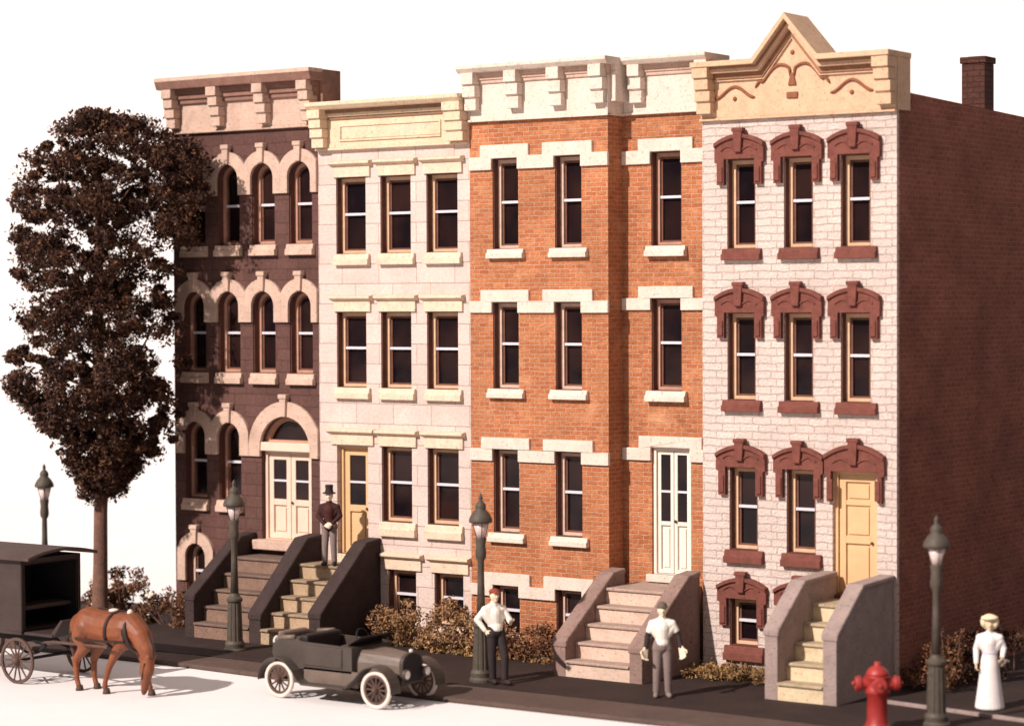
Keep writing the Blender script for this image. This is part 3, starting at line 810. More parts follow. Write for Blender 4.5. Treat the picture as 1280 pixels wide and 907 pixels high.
# ------------------------------------------------------------------ foliage
def leaves(name, clumps, size, mat, parent=None, seed=1, flat=.35, local=True):
    rnd = random.Random(seed); mb = MB(); vs = []; fs = []
    for (c, r, n) in clumps:
        for _ in range(n):
            d = Vector((rnd.gauss(0, 1), rnd.gauss(0, 1), rnd.gauss(0, 1))).normalized()
            q = rnd.random()**.42
            p = Vector((c[0]+d.x*r[0]*q, c[1]+d.y*r[1]*q, c[2]+d.z*r[2]*q))
            if p.z < .03: p.z = .03+rnd.random()*.05
            nrm = Vector((rnd.gauss(0, 1), rnd.gauss(0, 1), rnd.gauss(0, 1)+.3)).normalized()
            u = nrm.orthogonal().normalized(); u = Matrix.Rotation(rnd.random()*6.28, 3, nrm) @ u; v = nrm.cross(u)
            s = size*(.4+1.25*rnd.random()**1.6); k = .55+rnd.random()*.35
            o = len(vs)
            vs += [p-u*s*.9, p-u*s*.1-v*s*k*.6, p+u*s-nrm*s*.25, p+u*s*.05+v*s*k*.6+nrm*s*.15]
            fs.append((o, o+1, o+2, o+3))
    me = bpy.data.meshes.new(name); me.from_pydata(vs, [], fs); me.materials.append(mat)
    o = bpy.data.objects.new(name, me); C.objects.link(o); o.parent = parent
    return o

def tree():
    T = thing('tree', (-10.15, -1.6, 0), 'tall dark russet tree with a straight bare trunk at the left end of the terrace', 'tree')
    rnd = random.Random(11)
    tr = MB()
    tr.tube([(.02, 0, -.05), (.02, 0, .12), (0, 0, .45), (.03, .0, 1.4), (.05, 0, 2.6), (.1, .05, 4.2), (.0, 0, 6.5), (.08, 0, 9.0), (.0, 0, 10.6)],
            [.36, .25, .19, .165, .155, .15, .14, .10, .04], 12)
    limbs = []
    for k in range(26):
        z = 3.4+k*.27; a = k*2.4; L = .7+rnd.random()*1.0
        e = (cos(a)*L, sin(a)*L*.8, z+.7+rnd.random()*.9)
        tr.tube([(.06, 0, z), (e[0]*.5, e[1]*.5, z+.25), e], [.055, .035, .012], 6); limbs.append(e)
    tr.build('trunk', M['bark'], T, local=True, smooth=True)
    # crown outline: half width left / right of the trunk at each height
    prof = [(2.9, .3, .35), (3.5, .7, 1.0), (4.2, 1.0, 2.1), (4.9, 2.0, 2.55), (5.3, 2.7, 2.6), (6.0, 2.5, 2.5), (6.8, 2.15, 2.4), (7.8, 2.2, 2.45), (8.8, 2.4, 2.3), (9.5, 2.4, 2.6), (10.2, 2.05, 2.9), (10.8, 1.4, 2.7), (11.2, .9, 1.6), (11.4, .4, .6)]
    def wd(z):
        for a, b in zip(prof, prof[1:]):
            if a[0] <= z <= b[0]:
                t = (z-a[0])/(b[0]-a[0]); return a[1]+(b[1]-a[1])*t, a[2]+(b[2]-a[2])*t
        return .3, .3
    gaps = [((1.35, 0, 8.75), .42), ((2.2, 0, 8.4), .45), ((2.0, 0, 8.9), .3), ((-1.4, 0, 8.9), .25), ((1.5, 0, 6.3), .36), ((2.1, 0, 6.1), .36), ((.6, 0, 6.9), .2), ((1.5, 0, 4.7), .22), ((-1.9, 0, 7.4), .28), ((-.45, 0, 8.6), .25), ((2.4, 0, 7.6), .3), ((-2.1, 0, 6.5), .25), ((2.5, 0, 5.2), .3)]
    cl = []
    n = 0
    while n < 900:
        z = 2.95+rnd.random()*8.5
        l, r = wd(z); l *= .82; r *= .82
        u = -l+(l+r)*rnd.random()
        hw_ = (l+r)/2; v = (rnd.random()*2-1)*hw_*.95*sqrt(max(.05, 1-((u-(r-l)/2)/hw_)**2))
        if any(((u-g[0][0]*.82)**2+(z-g[0][2])**2) < (g[1]*.85)**2 for g in gaps): continue
        q = .11+.34*rnd.random()**2.2
        lobe = 1+.08*sin(z*3.1+1)+.07*sin(z*7.3+(2 if u > 0 else 0)); u *= lobe*.97
        u = min(max(u, -l+q*.6), r-q*.6)
        x, y = u*.819-v*.574, u*.574+v*.819
        if x-10.15 > -9.75 and y-1.6 > -.42: continue
        cl.append(((x, y, z), (q*1.15, q*1.15, q*.8), int(115+rnd.random()*110))); n += 1
    for k in range(75):     # fuller bough reaching over the corner of the house
        z = 8.6+2.1*rnd.random(); u = 1.5+1.05*rnd.random()*(1-.3*abs(z-9.9)); v = -1.5+1.7*rnd.random()
        x, y = u*.819-v*.574, u*.574+v*.819
        if x-10.15 > -9.75 and y-1.6 > -.42: continue
        q = .14+.22*rnd.random(); cl.append(((x, y, z), (q*1.2, q*1.2, q*.85), int(100+rnd.random()*90)))
    leaves('crown', cl, .052, M['leaf'], T, 3)
tree()

def bush(loc, size, label, mat, seed, n=14, leaf=.06, stems=True, flowers=0, group=None, dens=60):
    T = thing('bush', loc, label, 'bush', group)
    rnd = random.Random(seed); cl = []
    for k in range(n):
        x = (rnd.random()*2-1)*size[0]; y = (rnd.random()*2-1)*size[1]
        z = size[2]*(.15+.75*rnd.random())*(1-.45*abs(x)/size[0])
        cl.append(((x, y, z), (.2, .2, .17), int(dens*1.75*(.6+rnd.random()*.8))))
    leaves('foliage', cl, leaf*.74, mat, T, seed)
    st = MB()
    for c, r, _ in cl[:8]:
        st.tube([(c[0]*.3, c[1]*.3, 0), (c[0]*.8, c[1]*.8, c[2]*.6), (c[0], c[1], c[2]+.1)], [.02, .014, .006], 5)
    st.build('stem', M['bark'], T, local=True)
    if flowers:
        for k in range(flowers):
            c = cl[rnd.randrange(len(cl))][0]
            f = MB()
            for j in range(5): f.ell((c[0]+rnd.gauss(0, .05), c[1]-.12+rnd.gauss(0, .04), c[2]+.1+rnd.gauss(0, .05)), (.055, .05, .045), 7, 5)
            f.build('blossom', M['flowerw'], T, local=True, smooth=True)
    return T
G = 'bushes along the house fronts'
bush((-10.0, -.9, 0), (.85, .5, 1.4), 'rust bush with pale blossoms between the tree and the brownstone, largest there', M['leafrust'], 21, 30, .065, flowers=8)
bush((-8.85, -.75, .05), (.6, .4, .95), 'low dark rust bush at the foot of the brownstone, left of the twin stoop', M['leafrust'], 22, 14, flowers=2)
bush((-11.0, -.1, 0), (.30, .3, 1.25), 'thin pale sprig bush growing beside the tree trunk', M['leafrust'], 23, 6, .05, flowers=3, dens=25)
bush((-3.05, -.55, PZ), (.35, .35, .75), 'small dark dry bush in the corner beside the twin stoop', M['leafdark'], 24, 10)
bush((-2.45, -.55, PZ), (.55, .42, 1.10), 'tan dry bush below the left basement window of the cream house', M['leaftan'], 25, 22, group=G)
bush((-1.25, -.55, PZ), (.55, .42, 1.2), 'tall tan dry bush where the cream and brick houses meet', M['leaftan'], 26, 24, group=G)
bush((-.25, -.65, PZ), (.6, .42, .95), 'low tan dry bush behind the leaning man', M['leaftan'], 27, 20, group=G)
bush((1.05, -.65, PZ), (.8, .42, .82), 'rust bush between the leaning man and the brick house stoop', M['leafrust'], 28, 24, group=G)
bush((9.15, .4, PZ), (.45, .5, .95), 'rust bush at the corner of the dark brick side wall', M['leafrust'], 29, 16)
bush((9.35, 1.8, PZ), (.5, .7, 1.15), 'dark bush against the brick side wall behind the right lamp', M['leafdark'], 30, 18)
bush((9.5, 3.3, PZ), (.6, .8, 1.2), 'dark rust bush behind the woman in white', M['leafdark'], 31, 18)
bush((9.25, 1.0, PZ), (.25, .3, 1.5), 'tall thin rust sprig bush beside the right lamp post', M['leafrust'], 32, 8, .05, dens=30)
def grass():
    rnd = random.Random(5); cl = []
    for k in range(150):
        x = 4.6+2.45*rnd.random(); y = -.06-1.0*rnd.random()**1.4
        cl.append(((x, y, PZ+.05+.10*rnd.random()), (.11, .11, .13), 30))
    for k in range(150):
        x = -3.3+5.6*rnd.random(); y = -.1-.95*rnd.random()
        cl.append(((x, y, PZ+.04), (.14, .12, .06), 26))
    tag(leaves('dry_grass', cl, .045, M['grass'], None, 9), 'dry tan grass along the foot of the house fronts', 'grass', kind='stuff')
grass()
def edging():
    m = MB(); m.prism([(9.1, -1.55), (14, -2.35), (14, -2.27), (9.1, -1.47)], PZ-.02, PZ+.06, 'z')
    tag(m.build('garden_edging', M['stoopgrey'], bevel=.01), 'thin pale edging strip on the ground behind the hydrant and right lamp', 'edging')
edging()

# ------------------------------------------------------------------ remeshed bodies (people, horse)
def skin(name, mb, mat, parent, voxel, smooth=3, mats=None):
    me = mb.mesh(name, mat)
    o = bpy.data.objects.new(name, me); C.objects.link(o)
    r = o.modifiers.new('remesh', 'REMESH'); r.mode = 'VOXEL'; r.voxel_size = voxel; r.use_smooth_shade = True
    if smooth:
        s_ = o.modifiers.new('smooth', 'SMOOTH'); s_.factor = .5; s_.iterations = smooth
    dg = bpy.context.evaluated_depsgraph_get(); dg.update()
    me2 = bpy.data.meshes.new_from_object(o.evaluated_get(dg))
    me2.name = name
    bpy.data.objects.remove(o)
    if not me2.materials: me2.materials.append(mat)
    for p in me2.polygons: p.use_smooth = True
    o = bpy.data.objects.new(name, me2); C.objects.link(o); o.parent = parent
    return o
V = Vector
def hand(mb, wrist, dirv, palm_n, k=1.0, side=1):
    """palm, four curled fingers of unequal length and a thumb from the side of the palm"""
    d = V(dirv).normalized(); n = V(palm_n); n = (n-d*n.dot(d)).normalized(); s = d.cross(n)*side
    w_ = V(wrist)
    for q in (-.5, 0, .5):
        mb.cap(w_+s*q*.03*k, w_+d*.085*k+s*q*.055*k, .017*k, .016*k, 10)
    for j, (q, L) in enumerate(((-.033, .068), (-.011, .078), (.011, .073), (.032, .058))):
        a = w_+d*.088*k+s*q*k; b = a+(d*.85+n*.5)*L*.55*k; c = b+(d*.35+n*.95)*L*.5*k
        mb.cap(a, b, .0100*k, .0092*k, 8); mb.cap(b, c, .0092*k, .0080*k, 8)
    a = w_+d*.03*k-s*.03*k; b = a+(d*.6-s*.75+n*.3)*.045*k; c = b+(d*.8-s*.1+n*.6)*.035*k
    mb.cap(a, b, .0125*k, .0110*k, 8); mb.cap(b, c, .0110*k, .0090*k, 8)
def limb(mb, pts, rs):
    for a, b, r0, r1 in zip(pts, pts[1:], rs, rs[1:]): mb.cap(a, b, r0, r1)
def person(loc, rz, label, scale, pose, wear, skinm):
    """local frame: faces -y, x to the figure's left is +x"""
    T = thing('person', loc, label, 'person', None, rz); T.scale = (scale,)*3
    P = dict(hipL=(.085, 0, .90), hipR=(-.085, 0, .90), kneeL=(.10, -.02, .49), kneeR=(-.10, -.02, .49), ankL=(.11, .01, .09), ankR=(-.11, .01, .09),
             toeL=(.13, -.15, .045), toeR=(-.13, -.15, .045), pel=(0, 0, .95), waist=(0, 0, 1.08), chest=(0, -.01, 1.28), shL=(.180, 0, 1.355), shR=(-.180, 0, 1.355),
             elL=(.25, .03, 1.14), elR=(-.25, .03, 1.14), wrL=(.26, -.06, .90), wrR=(-.26, -.06, .90), neck=(0, 0, 1.46), head=(0, -.015, 1.61))
    P.update(pose.get('P', {}))
    P = {k: V(v) for k, v in P.items()}
    b = MB()
    limb(b, [P['pel'], P['waist'], P['chest']], [.125, .105, .125])
    b.cap(P['chest']+V((.07, 0, .02)), P['shL'], .085, .06); b.cap(P['chest']+V((-.07, 0, .02)), P['shR'], .085, .06)
    b.cap(P['pel']+V((.05, 0, 0)), P['hipL'], .10, .09); b.cap(P['pel']+V((-.05, 0, 0)), P['hipR'], .10, .09)
    for s_ in 'LR':
        b.cap(P['neck']+V((0, .01, -.03)), P['sh'+s_]+V((0, 0, .015)), .060, .050)
        limb(b, [P['sh'+s_], P['el'+s_], P['wr'+s_]], [.052, .040, .027])
        limb(b, [P['hip'+s_], P['knee'+s_], P['ank'+s_]], [.082, .056, .037])
        b.cap(P['ank'+s_]+V((0, .03, -.04)), P['toe'+s_], .042, .032)
        d = pose.get('hand'+s_, P['wr'+s_]-P['el'+s_]); nn = pose.get('palm'+s_, (-.9 if s_ == 'L' else .9, -.2, 0))
        hand(b, P['wr'+s_], d, nn, pose.get('handk', 1.1), 1 if s_ == 'L' else -1)
    b.cap(P['chest']+V((0, .01, .1)), P['head']+V((0, .01, -.07)), .058, .052)
    h = P['head']; f = V(pose.get('face', (0, -1, 0))).normalized(); sd = V((0, 0, 1)).cross(f)
    b.ell(h, (.085, .098, .114), 16, 12); b.cap(h+f*.03+V((0, 0, -.06)), h+f*.055+V((0, 0, -.085)), .05, .034)
    b.cap(h+f*.085+V((0, 0, .01)), h+f*.104+V((0, 0, -.022)), .010, .016)                 # nose
    b.cap(h+f*.082+V((0, 0, -.055))-sd*.02, h+f*.082+V((0, 0, -.055))+sd*.02, .010, .010)     # lips
    for q in (-1, 1): b.ell(h+sd*q*.080+V((0, 0, -.01)), (.014, .022, .032), 8, 6)
    bo = skin('body', b, skinm, T, .0095, 2)
    e = MB()
    for q in (-1, 1): e.ell(h+f*.080+sd*q*.032+V((0, 0, .014)), (.012, .010, .008), 8, 6)
    e.build('eyes', M['eye'], bo, local=True, smooth=True)
    for (nm, fn, mat) in wear:
        m = MB(); fn(m, P, f, sd); skin(nm, m, mat, T, .010, 2)
    return T
def trousers(m, P, f, sd, g=.022):
    m.cap(P['pel']+V((.05, 0, .03)), P['hipL'], .12, .11); m.cap(P['pel']+V((-.05, 0, .03)), P['hipR'], .12, .11)
    limb(m, [P['pel']+V((0, 0, .0)), P['waist']+V((0, 0, -.03))], [.145, .120])
    for s_ in 'LR': limb(m, [P['hip'+s_], P['knee'+s_], P['ank'+s_]+V((0, 0, .02))], [.100, .078, .066])
def shoes(m, P, f, sd):
    for s_ in 'LR': m.cap(P['ank'+s_]+V((0, .035, -.035)), P['toe'+s_], .056, .045); m.cap(P['ank'+s_], P['ank'+s_]+V((0, 0, -.04)), .05, .055)
def shirt(m, P, f, sd, arms=1.0):
    limb(m, [P['pel']+V((0, 0, .06)), P['waist'], P['chest']], [.145, .130, .150])
    m.cap(P['chest']+V((.07, 0, .02)), P['shL'], .105, .078); m.cap(P['chest']+V((-.07, 0, .02)), P['shR'], .105, .078)
    m.cap(P['chest']+V((0, .01, .1)), P['neck']+V((0, 0, .01)), .085, .066)
    for s_ in 'LR':
        a, b, c = P['sh'+s_], P['el'+s_], P['wr'+s_]
        m.cap(P['neck']+V((0, .01, -.045)), a+V((0, 0, .0)), .078, .070)
        m.cap(P['waist']+V((.04 if s_ == 'L' else -.04, 0, .06)), a+V((0, 0, -.07)), .115, .085)
        if arms >= 1: limb(m, [a, b, b+(c-b)*.94], [.070, .060, .044])
        else: limb(m, [a, a+(b-a)*arms*2], [.076, .068])
def sleeve_of(s_):
    def fn(m, P, f, sd):
        a, b, c = P['sh'+s_], P['el'+s_], P['wr'+s_]
        limb(m, [a+(b-a)*.5, b, b+(c-b)*.95], [.060, .056, .042])
    return fn
def waistcoat(m, P, f, sd):
    limb(m, [P['pel']+V((0, 0, -.02)), P['waist'], P['chest']], [.155, .138, .156])
    m.cap(P['chest']+V((.06, 0, .03)), P['shL']+V((-.05, 0, 0)), .108, .072); m.cap(P['chest']+V((-.06, 0, .03)), P['shR']+V((.05, 0, 0)), .108, .072)
def hair(m, P, f, sd):
    h = P['head']; m.ell(h-f*.02+V((0, 0, .025)), (.088, .097, .098), 14, 10)
def tophat(m, P, f, sd):
    h = P['head']; m.lathe([(.155, .055), (.16, .065), (.155, .08), (.10, .09), (.088, .16), (.095, .25), (.09, .262), (.002, .266)], (h.x, h.y+.005, h.z), 20)
    m.lathe([(.002, .05), (.155, .055)], (h.x, h.y+.005, h.z), 20)
def flatcap(m, P, f, sd):
    h = P['head']; m.ell(h-f*.005+V((0, 0, .075)), (.105, .115, .055), 16, 8); m.ell(h+f*.10+V((0, 0, .055)), (.075, .060, .018), 14, 6)
def bowler(m, P, f, sd):
    h = P['head']; m.ell(h+V((0, 0, .075)), (.094, .104, .085), 16, 8); m.ell(h+V((0, 0, .058)), (.125, .135, .014), 16, 6)
def longdress(m, P, f, sd):
    shirt(m, P, f, sd)
    m.lathe([(.002, .03), (.27, .03), (.275, .06), (.24, .3), (.20, .6), (.175, .85), (.15, 1.0), (.125, 1.09), (.002, 1.13)], (0, .01, 0), 24)
def waistband(m, P, f, sd):
    w_ = P['waist']; m.lathe([(.10, -.035), (.142, -.03), (.142, .03), (.10, .035)], (w_.x, w_.y+.003, w_.z), 24)
def bonnet(m, P, f, sd):
    h = P['head']; m.ell(h-f*.045+V((0, 0, .04)), (.175, .125, .155), 18, 12)
    m.ell(h+f*.03+V((0, 0, .125)), (.165, .14, .06), 18, 8)
    m.ell(h+f*.02+sd*.115+V((0, 0, .03)), (.05, .06, .085), 10, 8); m.ell(h+f*.02-sd*.115+V((0, 0, .03)), (.05, .06, .085), 10, 8)
def nosegay(m, P, f, sd):
    a = P['wrL']+V((.03, -.08, -.05))
    rnd = random.Random(3)
    for k in range(12): m.ell(a+V((rnd.gauss(0, .045), rnd.gauss(0, .04), rnd.gauss(0, .04))), (.03, .03, .03), 8, 6)

# man in a top hat on the landing of the cream house
person((-4.24, -.72, 1.68), radians(28), 'person in a dark top hat, maroon coat and grey trousers standing on the stoop landing', .915,
       dict(P=dict(elL=(.26, -.02, 1.15), wrL=(.10, -.20, .98), elR=(-.26, -.02, 1.15), wrR=(-.07, -.21, .96), kneeL=(.10, -.02, .49)), handL=(-.8, -.4, -.3), handR=(.8, -.4, -.3), palmL=(0, .8, -.3), palmR=(0, .8, -.3)),
       [('trousers', trousers, M['greytrouser']), ('coat_sleeves', shirt, M['coat']), ('waistcoat', waistcoat, M['coatred']), ('shoes', shoes, M['trouser']), ('hair', hair, M['hairbrown']), ('top_hat', tophat, M['trouser'])], M['skinpale'])
# man leaning on the lamp post of the brick house
person((2.08, -3.52, PZ), radians(62), 'person in a rust red cap, white shirt and black trousers leaning against a lamp post', 1.02,
       dict(P=dict(pel=(0, .03, .94), waist=(0, .06, 1.07), chest=(0, .08, 1.27), shL=(.180, .09, 1.35), shR=(-.180, .09, 1.35), neck=(0, .09, 1.46), head=(0, .06, 1.61),
                   elL=(.27, .0, 1.16), wrL=(.17, -.24, 1.14), elR=(-.31, .16, 1.17), wrR=(-.20, .04, .97), ankL=(.06, -.22, .09), toeL=(.08, -.38, .05), kneeL=(.10, -.15, .50), ankR=(-.08, -.02, .09), toeR=(-.1, -.17, .045)),
            handL=(-.3, -1, .2), palmL=(-.3, 0, 1), handR=(.3, -.6, -.6), palmR=(.9, .2, 0)),
       [('trousers', trousers, M['trouser']), ('shirt', shirt, M['shirt']), ('shoes', shoes, M['trouser']), ('hair', hair, M['capred']), ('flat_cap', flatcap, M['capred'])], M['skinpale'])
# youth in white shirt with dark sleeves by the brick house stoop
person((5.50, -3.15, PZ), radians(34), 'person in a white shirt over dark sleeves and grey trousers, large pale hands', .98,
       dict(P=dict(elL=(.29, .0, 1.15), wrL=(.34, -.10, .93), elR=(-.27, .0, 1.13), wrR=(-.31, -.10, .91)), handL=(.25, -.35, -1), handR=(-.2, -.35, -1), palmL=(-.5, -.3, .8), palmR=(.5, -.3, .8), handk=1.65),
       [('trousers', trousers, M['greytrouser']), ('sleeve', sleeve_of('L'), M['trouser']), ('sleeve', sleeve_of('R'), M['trouser']), ('shirt', lambda m, P, f, sd: shirt(m, P, f, sd, .3), M['shirt']), ('shoes', shoes, M['greytrouser']), ('hair', hair, M['hatgrey']), ('hat', bowler, M['hatgrey'])], M['skinpale'])
# woman in white by the side wall
person((10.90, -1.02, PZ-.02), radians(24), 'person in a long white dress and cream bonnet standing by the brick side wall', .93,
       dict(P=dict(elL=(.26, .02, 1.16), wrL=(.23, -.16, 1.0), elR=(-.25, .03, 1.14), wrR=(-.25, -.08, .88), toeL=(.1, -.16, .05), toeR=(-.1, -.16, .05), ankL=(.09, 0, .09), ankR=(-.09, 0, .09)), handL=(-.1, -.9, -.4), palmL=(-.9, 0, 0)),
       [('dress', longdress, M['dress']), ('waistband', waistband, M['sash_blue']), ('bonnet', bonnet, M['hairblond']), ('nosegay', nosegay, M['greytrouser'])], M['skin'])

# ------------------------------------------------------------------ horse (faces +x, head lowered to the ground)
def horse():
    T = thing('horse', (-3.65, -7.85, 0), 'chestnut horse in dark harness lowering its head to the white ground', 'horse')
    b = MB()
    # trunk: croup, loin, barrel, chest
    limb(b, [(-.72, 0, 1.20), (-.52, 0, 1.25), (-.2, 0, 1.20), (.15, 0, 1.18), (.46, 0, 1.20), (.66, 0, 1.17)], [.26, .325, .325, .335, .33, .24])
    b.cap((-.50, .12, 1.18), (-.62, .13, 1.02), .25, .20); b.cap((-.50, -.12, 1.18), (-.62, -.13, 1.02), .25, .20)
    b.cap((.42, 0, 1.40), (.22, 0, 1.38), .13, .13); b.cap((-.5, 0, 1.42), (-.2, 0, 1.36), .14, .15)
    b.cap((.55, .13, 1.12), (.5, .14, .98), .18, .14); b.cap((.55, -.13, 1.12), (.5, -.14, .98), .18, .14)
    # neck arching down, head
    limb(b, [(.55, -.02, 1.28), (.80, -.05, 1.12), (.98, -.08, .88), (1.03, -.10, .70)], [.255, .21, .155, .125])
    limb(b, [(1.03, -.10, .70), (1.04, -.12, .52), (1.00, -.14, .30), (.98, -.145, .16)], [.125, .125, .085, .066])
    b.cap((.98, -.13, .62), (.94, -.14, .46), .085, .075)
    b.cap((.98, -.145, .16), (.965, -.145, .10), .068, .052)
    for q in (-1, 1): b.cap((1.09, -.10+q*.07, .74), (1.17, -.10+q*.105, .80), .036, .012)
    # legs: fore (knee low), hind (stifle forward, hock back)
    def fore(y, foot, fx):
        limb(b, [(.48, y, 1.0), (.47+fx*.3, y, .78), (.45+fx*.55, y, .50), (foot-.03, y, .17), (foot, y, .07)], [.135, .095, .062, .046, .050])
        b.ell((.45+fx*.55, y, .49), (.066, .06, .075)); b.ell((foot-.02, y, .16), (.055, .052, .05))
    def hind(y, foot, dx):
        limb(b, [(-.60, y, 1.04), (-.50+dx*.3, y, .84), (-.76+dx*.8, y, .56), (foot-.05, y, .20), (foot, y, .08)], [.19, .125, .066, .048, .052])
        b.ell((-.77+dx*.8, y, .56), (.075, .058, .09)); b.ell((foot-.04, y, .18), (.058, .052, .05))
    fore(-.17, .02, -.62); fore(.15, .92, .42) if False else fore(.15, .86, .5)
    hind(-.17, -.68, .0); hind(.16, -.55, .18)
    bo = skin('body', b, M['horse'], T, .014, 12)
    h = MB()
    for (x, y) in ((.02, -.17), (.86, .15), (-.68, -.17), (-.55, .16)):
        h = MB(); h.lathe([(.078, 0), (.072, .03), (.055, .10)], (x+.02, y, .002), 14); h.build('hoof', M['hoof'], T, local=True, smooth=True)
    tl = MB(); limb(tl, [(-.90, -.01, 1.28), (-1.0, -.01, 1.1), (-.99, 0, .75), (-.95, 0, .52)], [.05, .065, .06, .02]); skin('tail', tl, M['hoof'], T, .012, 2)
    mn = MB()
    limb(mn, [(.42, -.0, 1.50), (.66, -.02, 1.43), (.92, -.05, 1.22), (1.12, -.08, .92), (1.14, -.10, .74)], [.045, .05, .05, .045, .03]); skin('mane', mn, M['hoof'], T, .012, 2)
    ey = MB(); ey.ell((1.06, -.225, .56), (.02, .012, .018), 8, 6); ey.ell((1.06, .0, .56), (.02, .012, .018), 8, 6); ey.build('eyes', M['eye'], bo, local=True, smooth=True)
    def loop(x0, cz, ry, rz, w_, tilt, name):
        m = MB(); n = 28; vs = []; fs = []
        for i in range(n):
            a = 2*pi*i/n
            for s_ in (-1, 1):
                for o in (0, .022):
                    vs.append((x0+s_*w_/2-tilt*sin(a), (ry+o)*cos(a), cz+(rz+o)*sin(a)))
        for i in range(n):
            j = (i+1) % n
            A, B = 4*i, 4*j
            fs += [(A+1, A+3, B+3, B+1), (A, A+1, B+1, B), (A+2, B+2, B+3, A+3), (A, B, B+2, A+2)]
        m.add(vs, fs); return m.build(name, M['dark'], T, local=True, smooth=True)
    loop(.16, 1.18, .335, .335, .06, -.02, 'girth_strap')
    loop(.62, 1.16, .290, .330, .12, .10, 'collar')
    hs = MB()
    for q in (-1, 1):
        hs.tube([(.62, q*.30, 1.02), (.16, q*.345, 1.0), (-.55, q*.36, 1.0), (-.93, q*.16, 1.02), (-.95, 0, 1.03)], .022, 6)
        hs.tube([(1.07, -.115+q*.12, .66), (1.0, -.14+q*.10, .36)], .012, 5)
    hs.tube([(-.80, 0, 1.50), (-.3, 0, 1.545), (.16, 0, 1.545), (.52, 0, 1.52)], .018, 6)
    hs.build('harness', M['dark'], T, local=True)
    pd = MB(); pd.ell((.12, -.05, 1.545), (.09, .10, .035), 12, 8); pd.ell((.52, -.03, 1.53), (.05, .06, .06), 12, 8); pd.build('saddle_pad', M['flowerw'], T, local=True, smooth=True)
    return T
horse()

# ------------------------------------------------------------------ wagon
def wheel(name, parent, c, R, tyre, rimw, nsp, tm, sm, width=.06, hub=.07):
    """spoked wheel standing in the xz plane"""
    w_ = MB(); w_.lathe([(R*.88, -width*.4), (R, -width*.4), (R, width*.4), (R*.88, width*.4), (R*.88, -width*.4)], c, 32, 'y') if tyre is None else None
    if tyre is None:
        o = w_.build(name, tm, parent, local=True)
    else:
        w_ = MB(); n1, n2 = 32, 10; vs = []; fs = []
        for i in range(n1):
            a = 2*pi*i/n1
            for j in range(n2):
                b = 2*pi*j/n2; rr = R-tyre+tyre*cos(b)
                vs.append((c[0]+rr*cos(a), c[1]+tyre*.95*sin(b), c[2]+rr*sin(a)))
        for i in range(n1):
            for j in range(n2):
                fs.append((i*n2+j, ((i+1) % n1)*n2+j, ((i+1) % n1)*n2+(j+1) % n2, i*n2+(j+1) % n2))
        w_.add(vs, fs); o = w_.build(name, tm, parent, local=True, smooth=True)
        rm = MB(); r0 = R-2*tyre; rm.lathe([(r0-.035, -.025), (r0+.012, -.025), (r0+.012, .025), (r0-.035, .025), (r0-.035, -.025)], c, 32, 'y'); rm.build('rim', sm, o, local=True)
    s_ = MB()
    for k in range(nsp):
        a = 2*pi*k/nsp
        s_.tube([(c[0]+hub*.7*cos(a), c[1], c[2]+hub*.7*sin(a)), (c[0]+R*.9*cos(a), c[1], c[2]+R*.9*sin(a))], [.020, .015], 6)
    s_.build('spokes', sm, o, local=True)
    h = MB(); h.lathe([(.002, -.11), (hub*.6, -.10), (hub, -.05), (hub, .05), (hub*.6, .08), (.002, .085)], c, 16, 'y'); h.build('hub', sm, o, local=True, smooth=True)
    return o
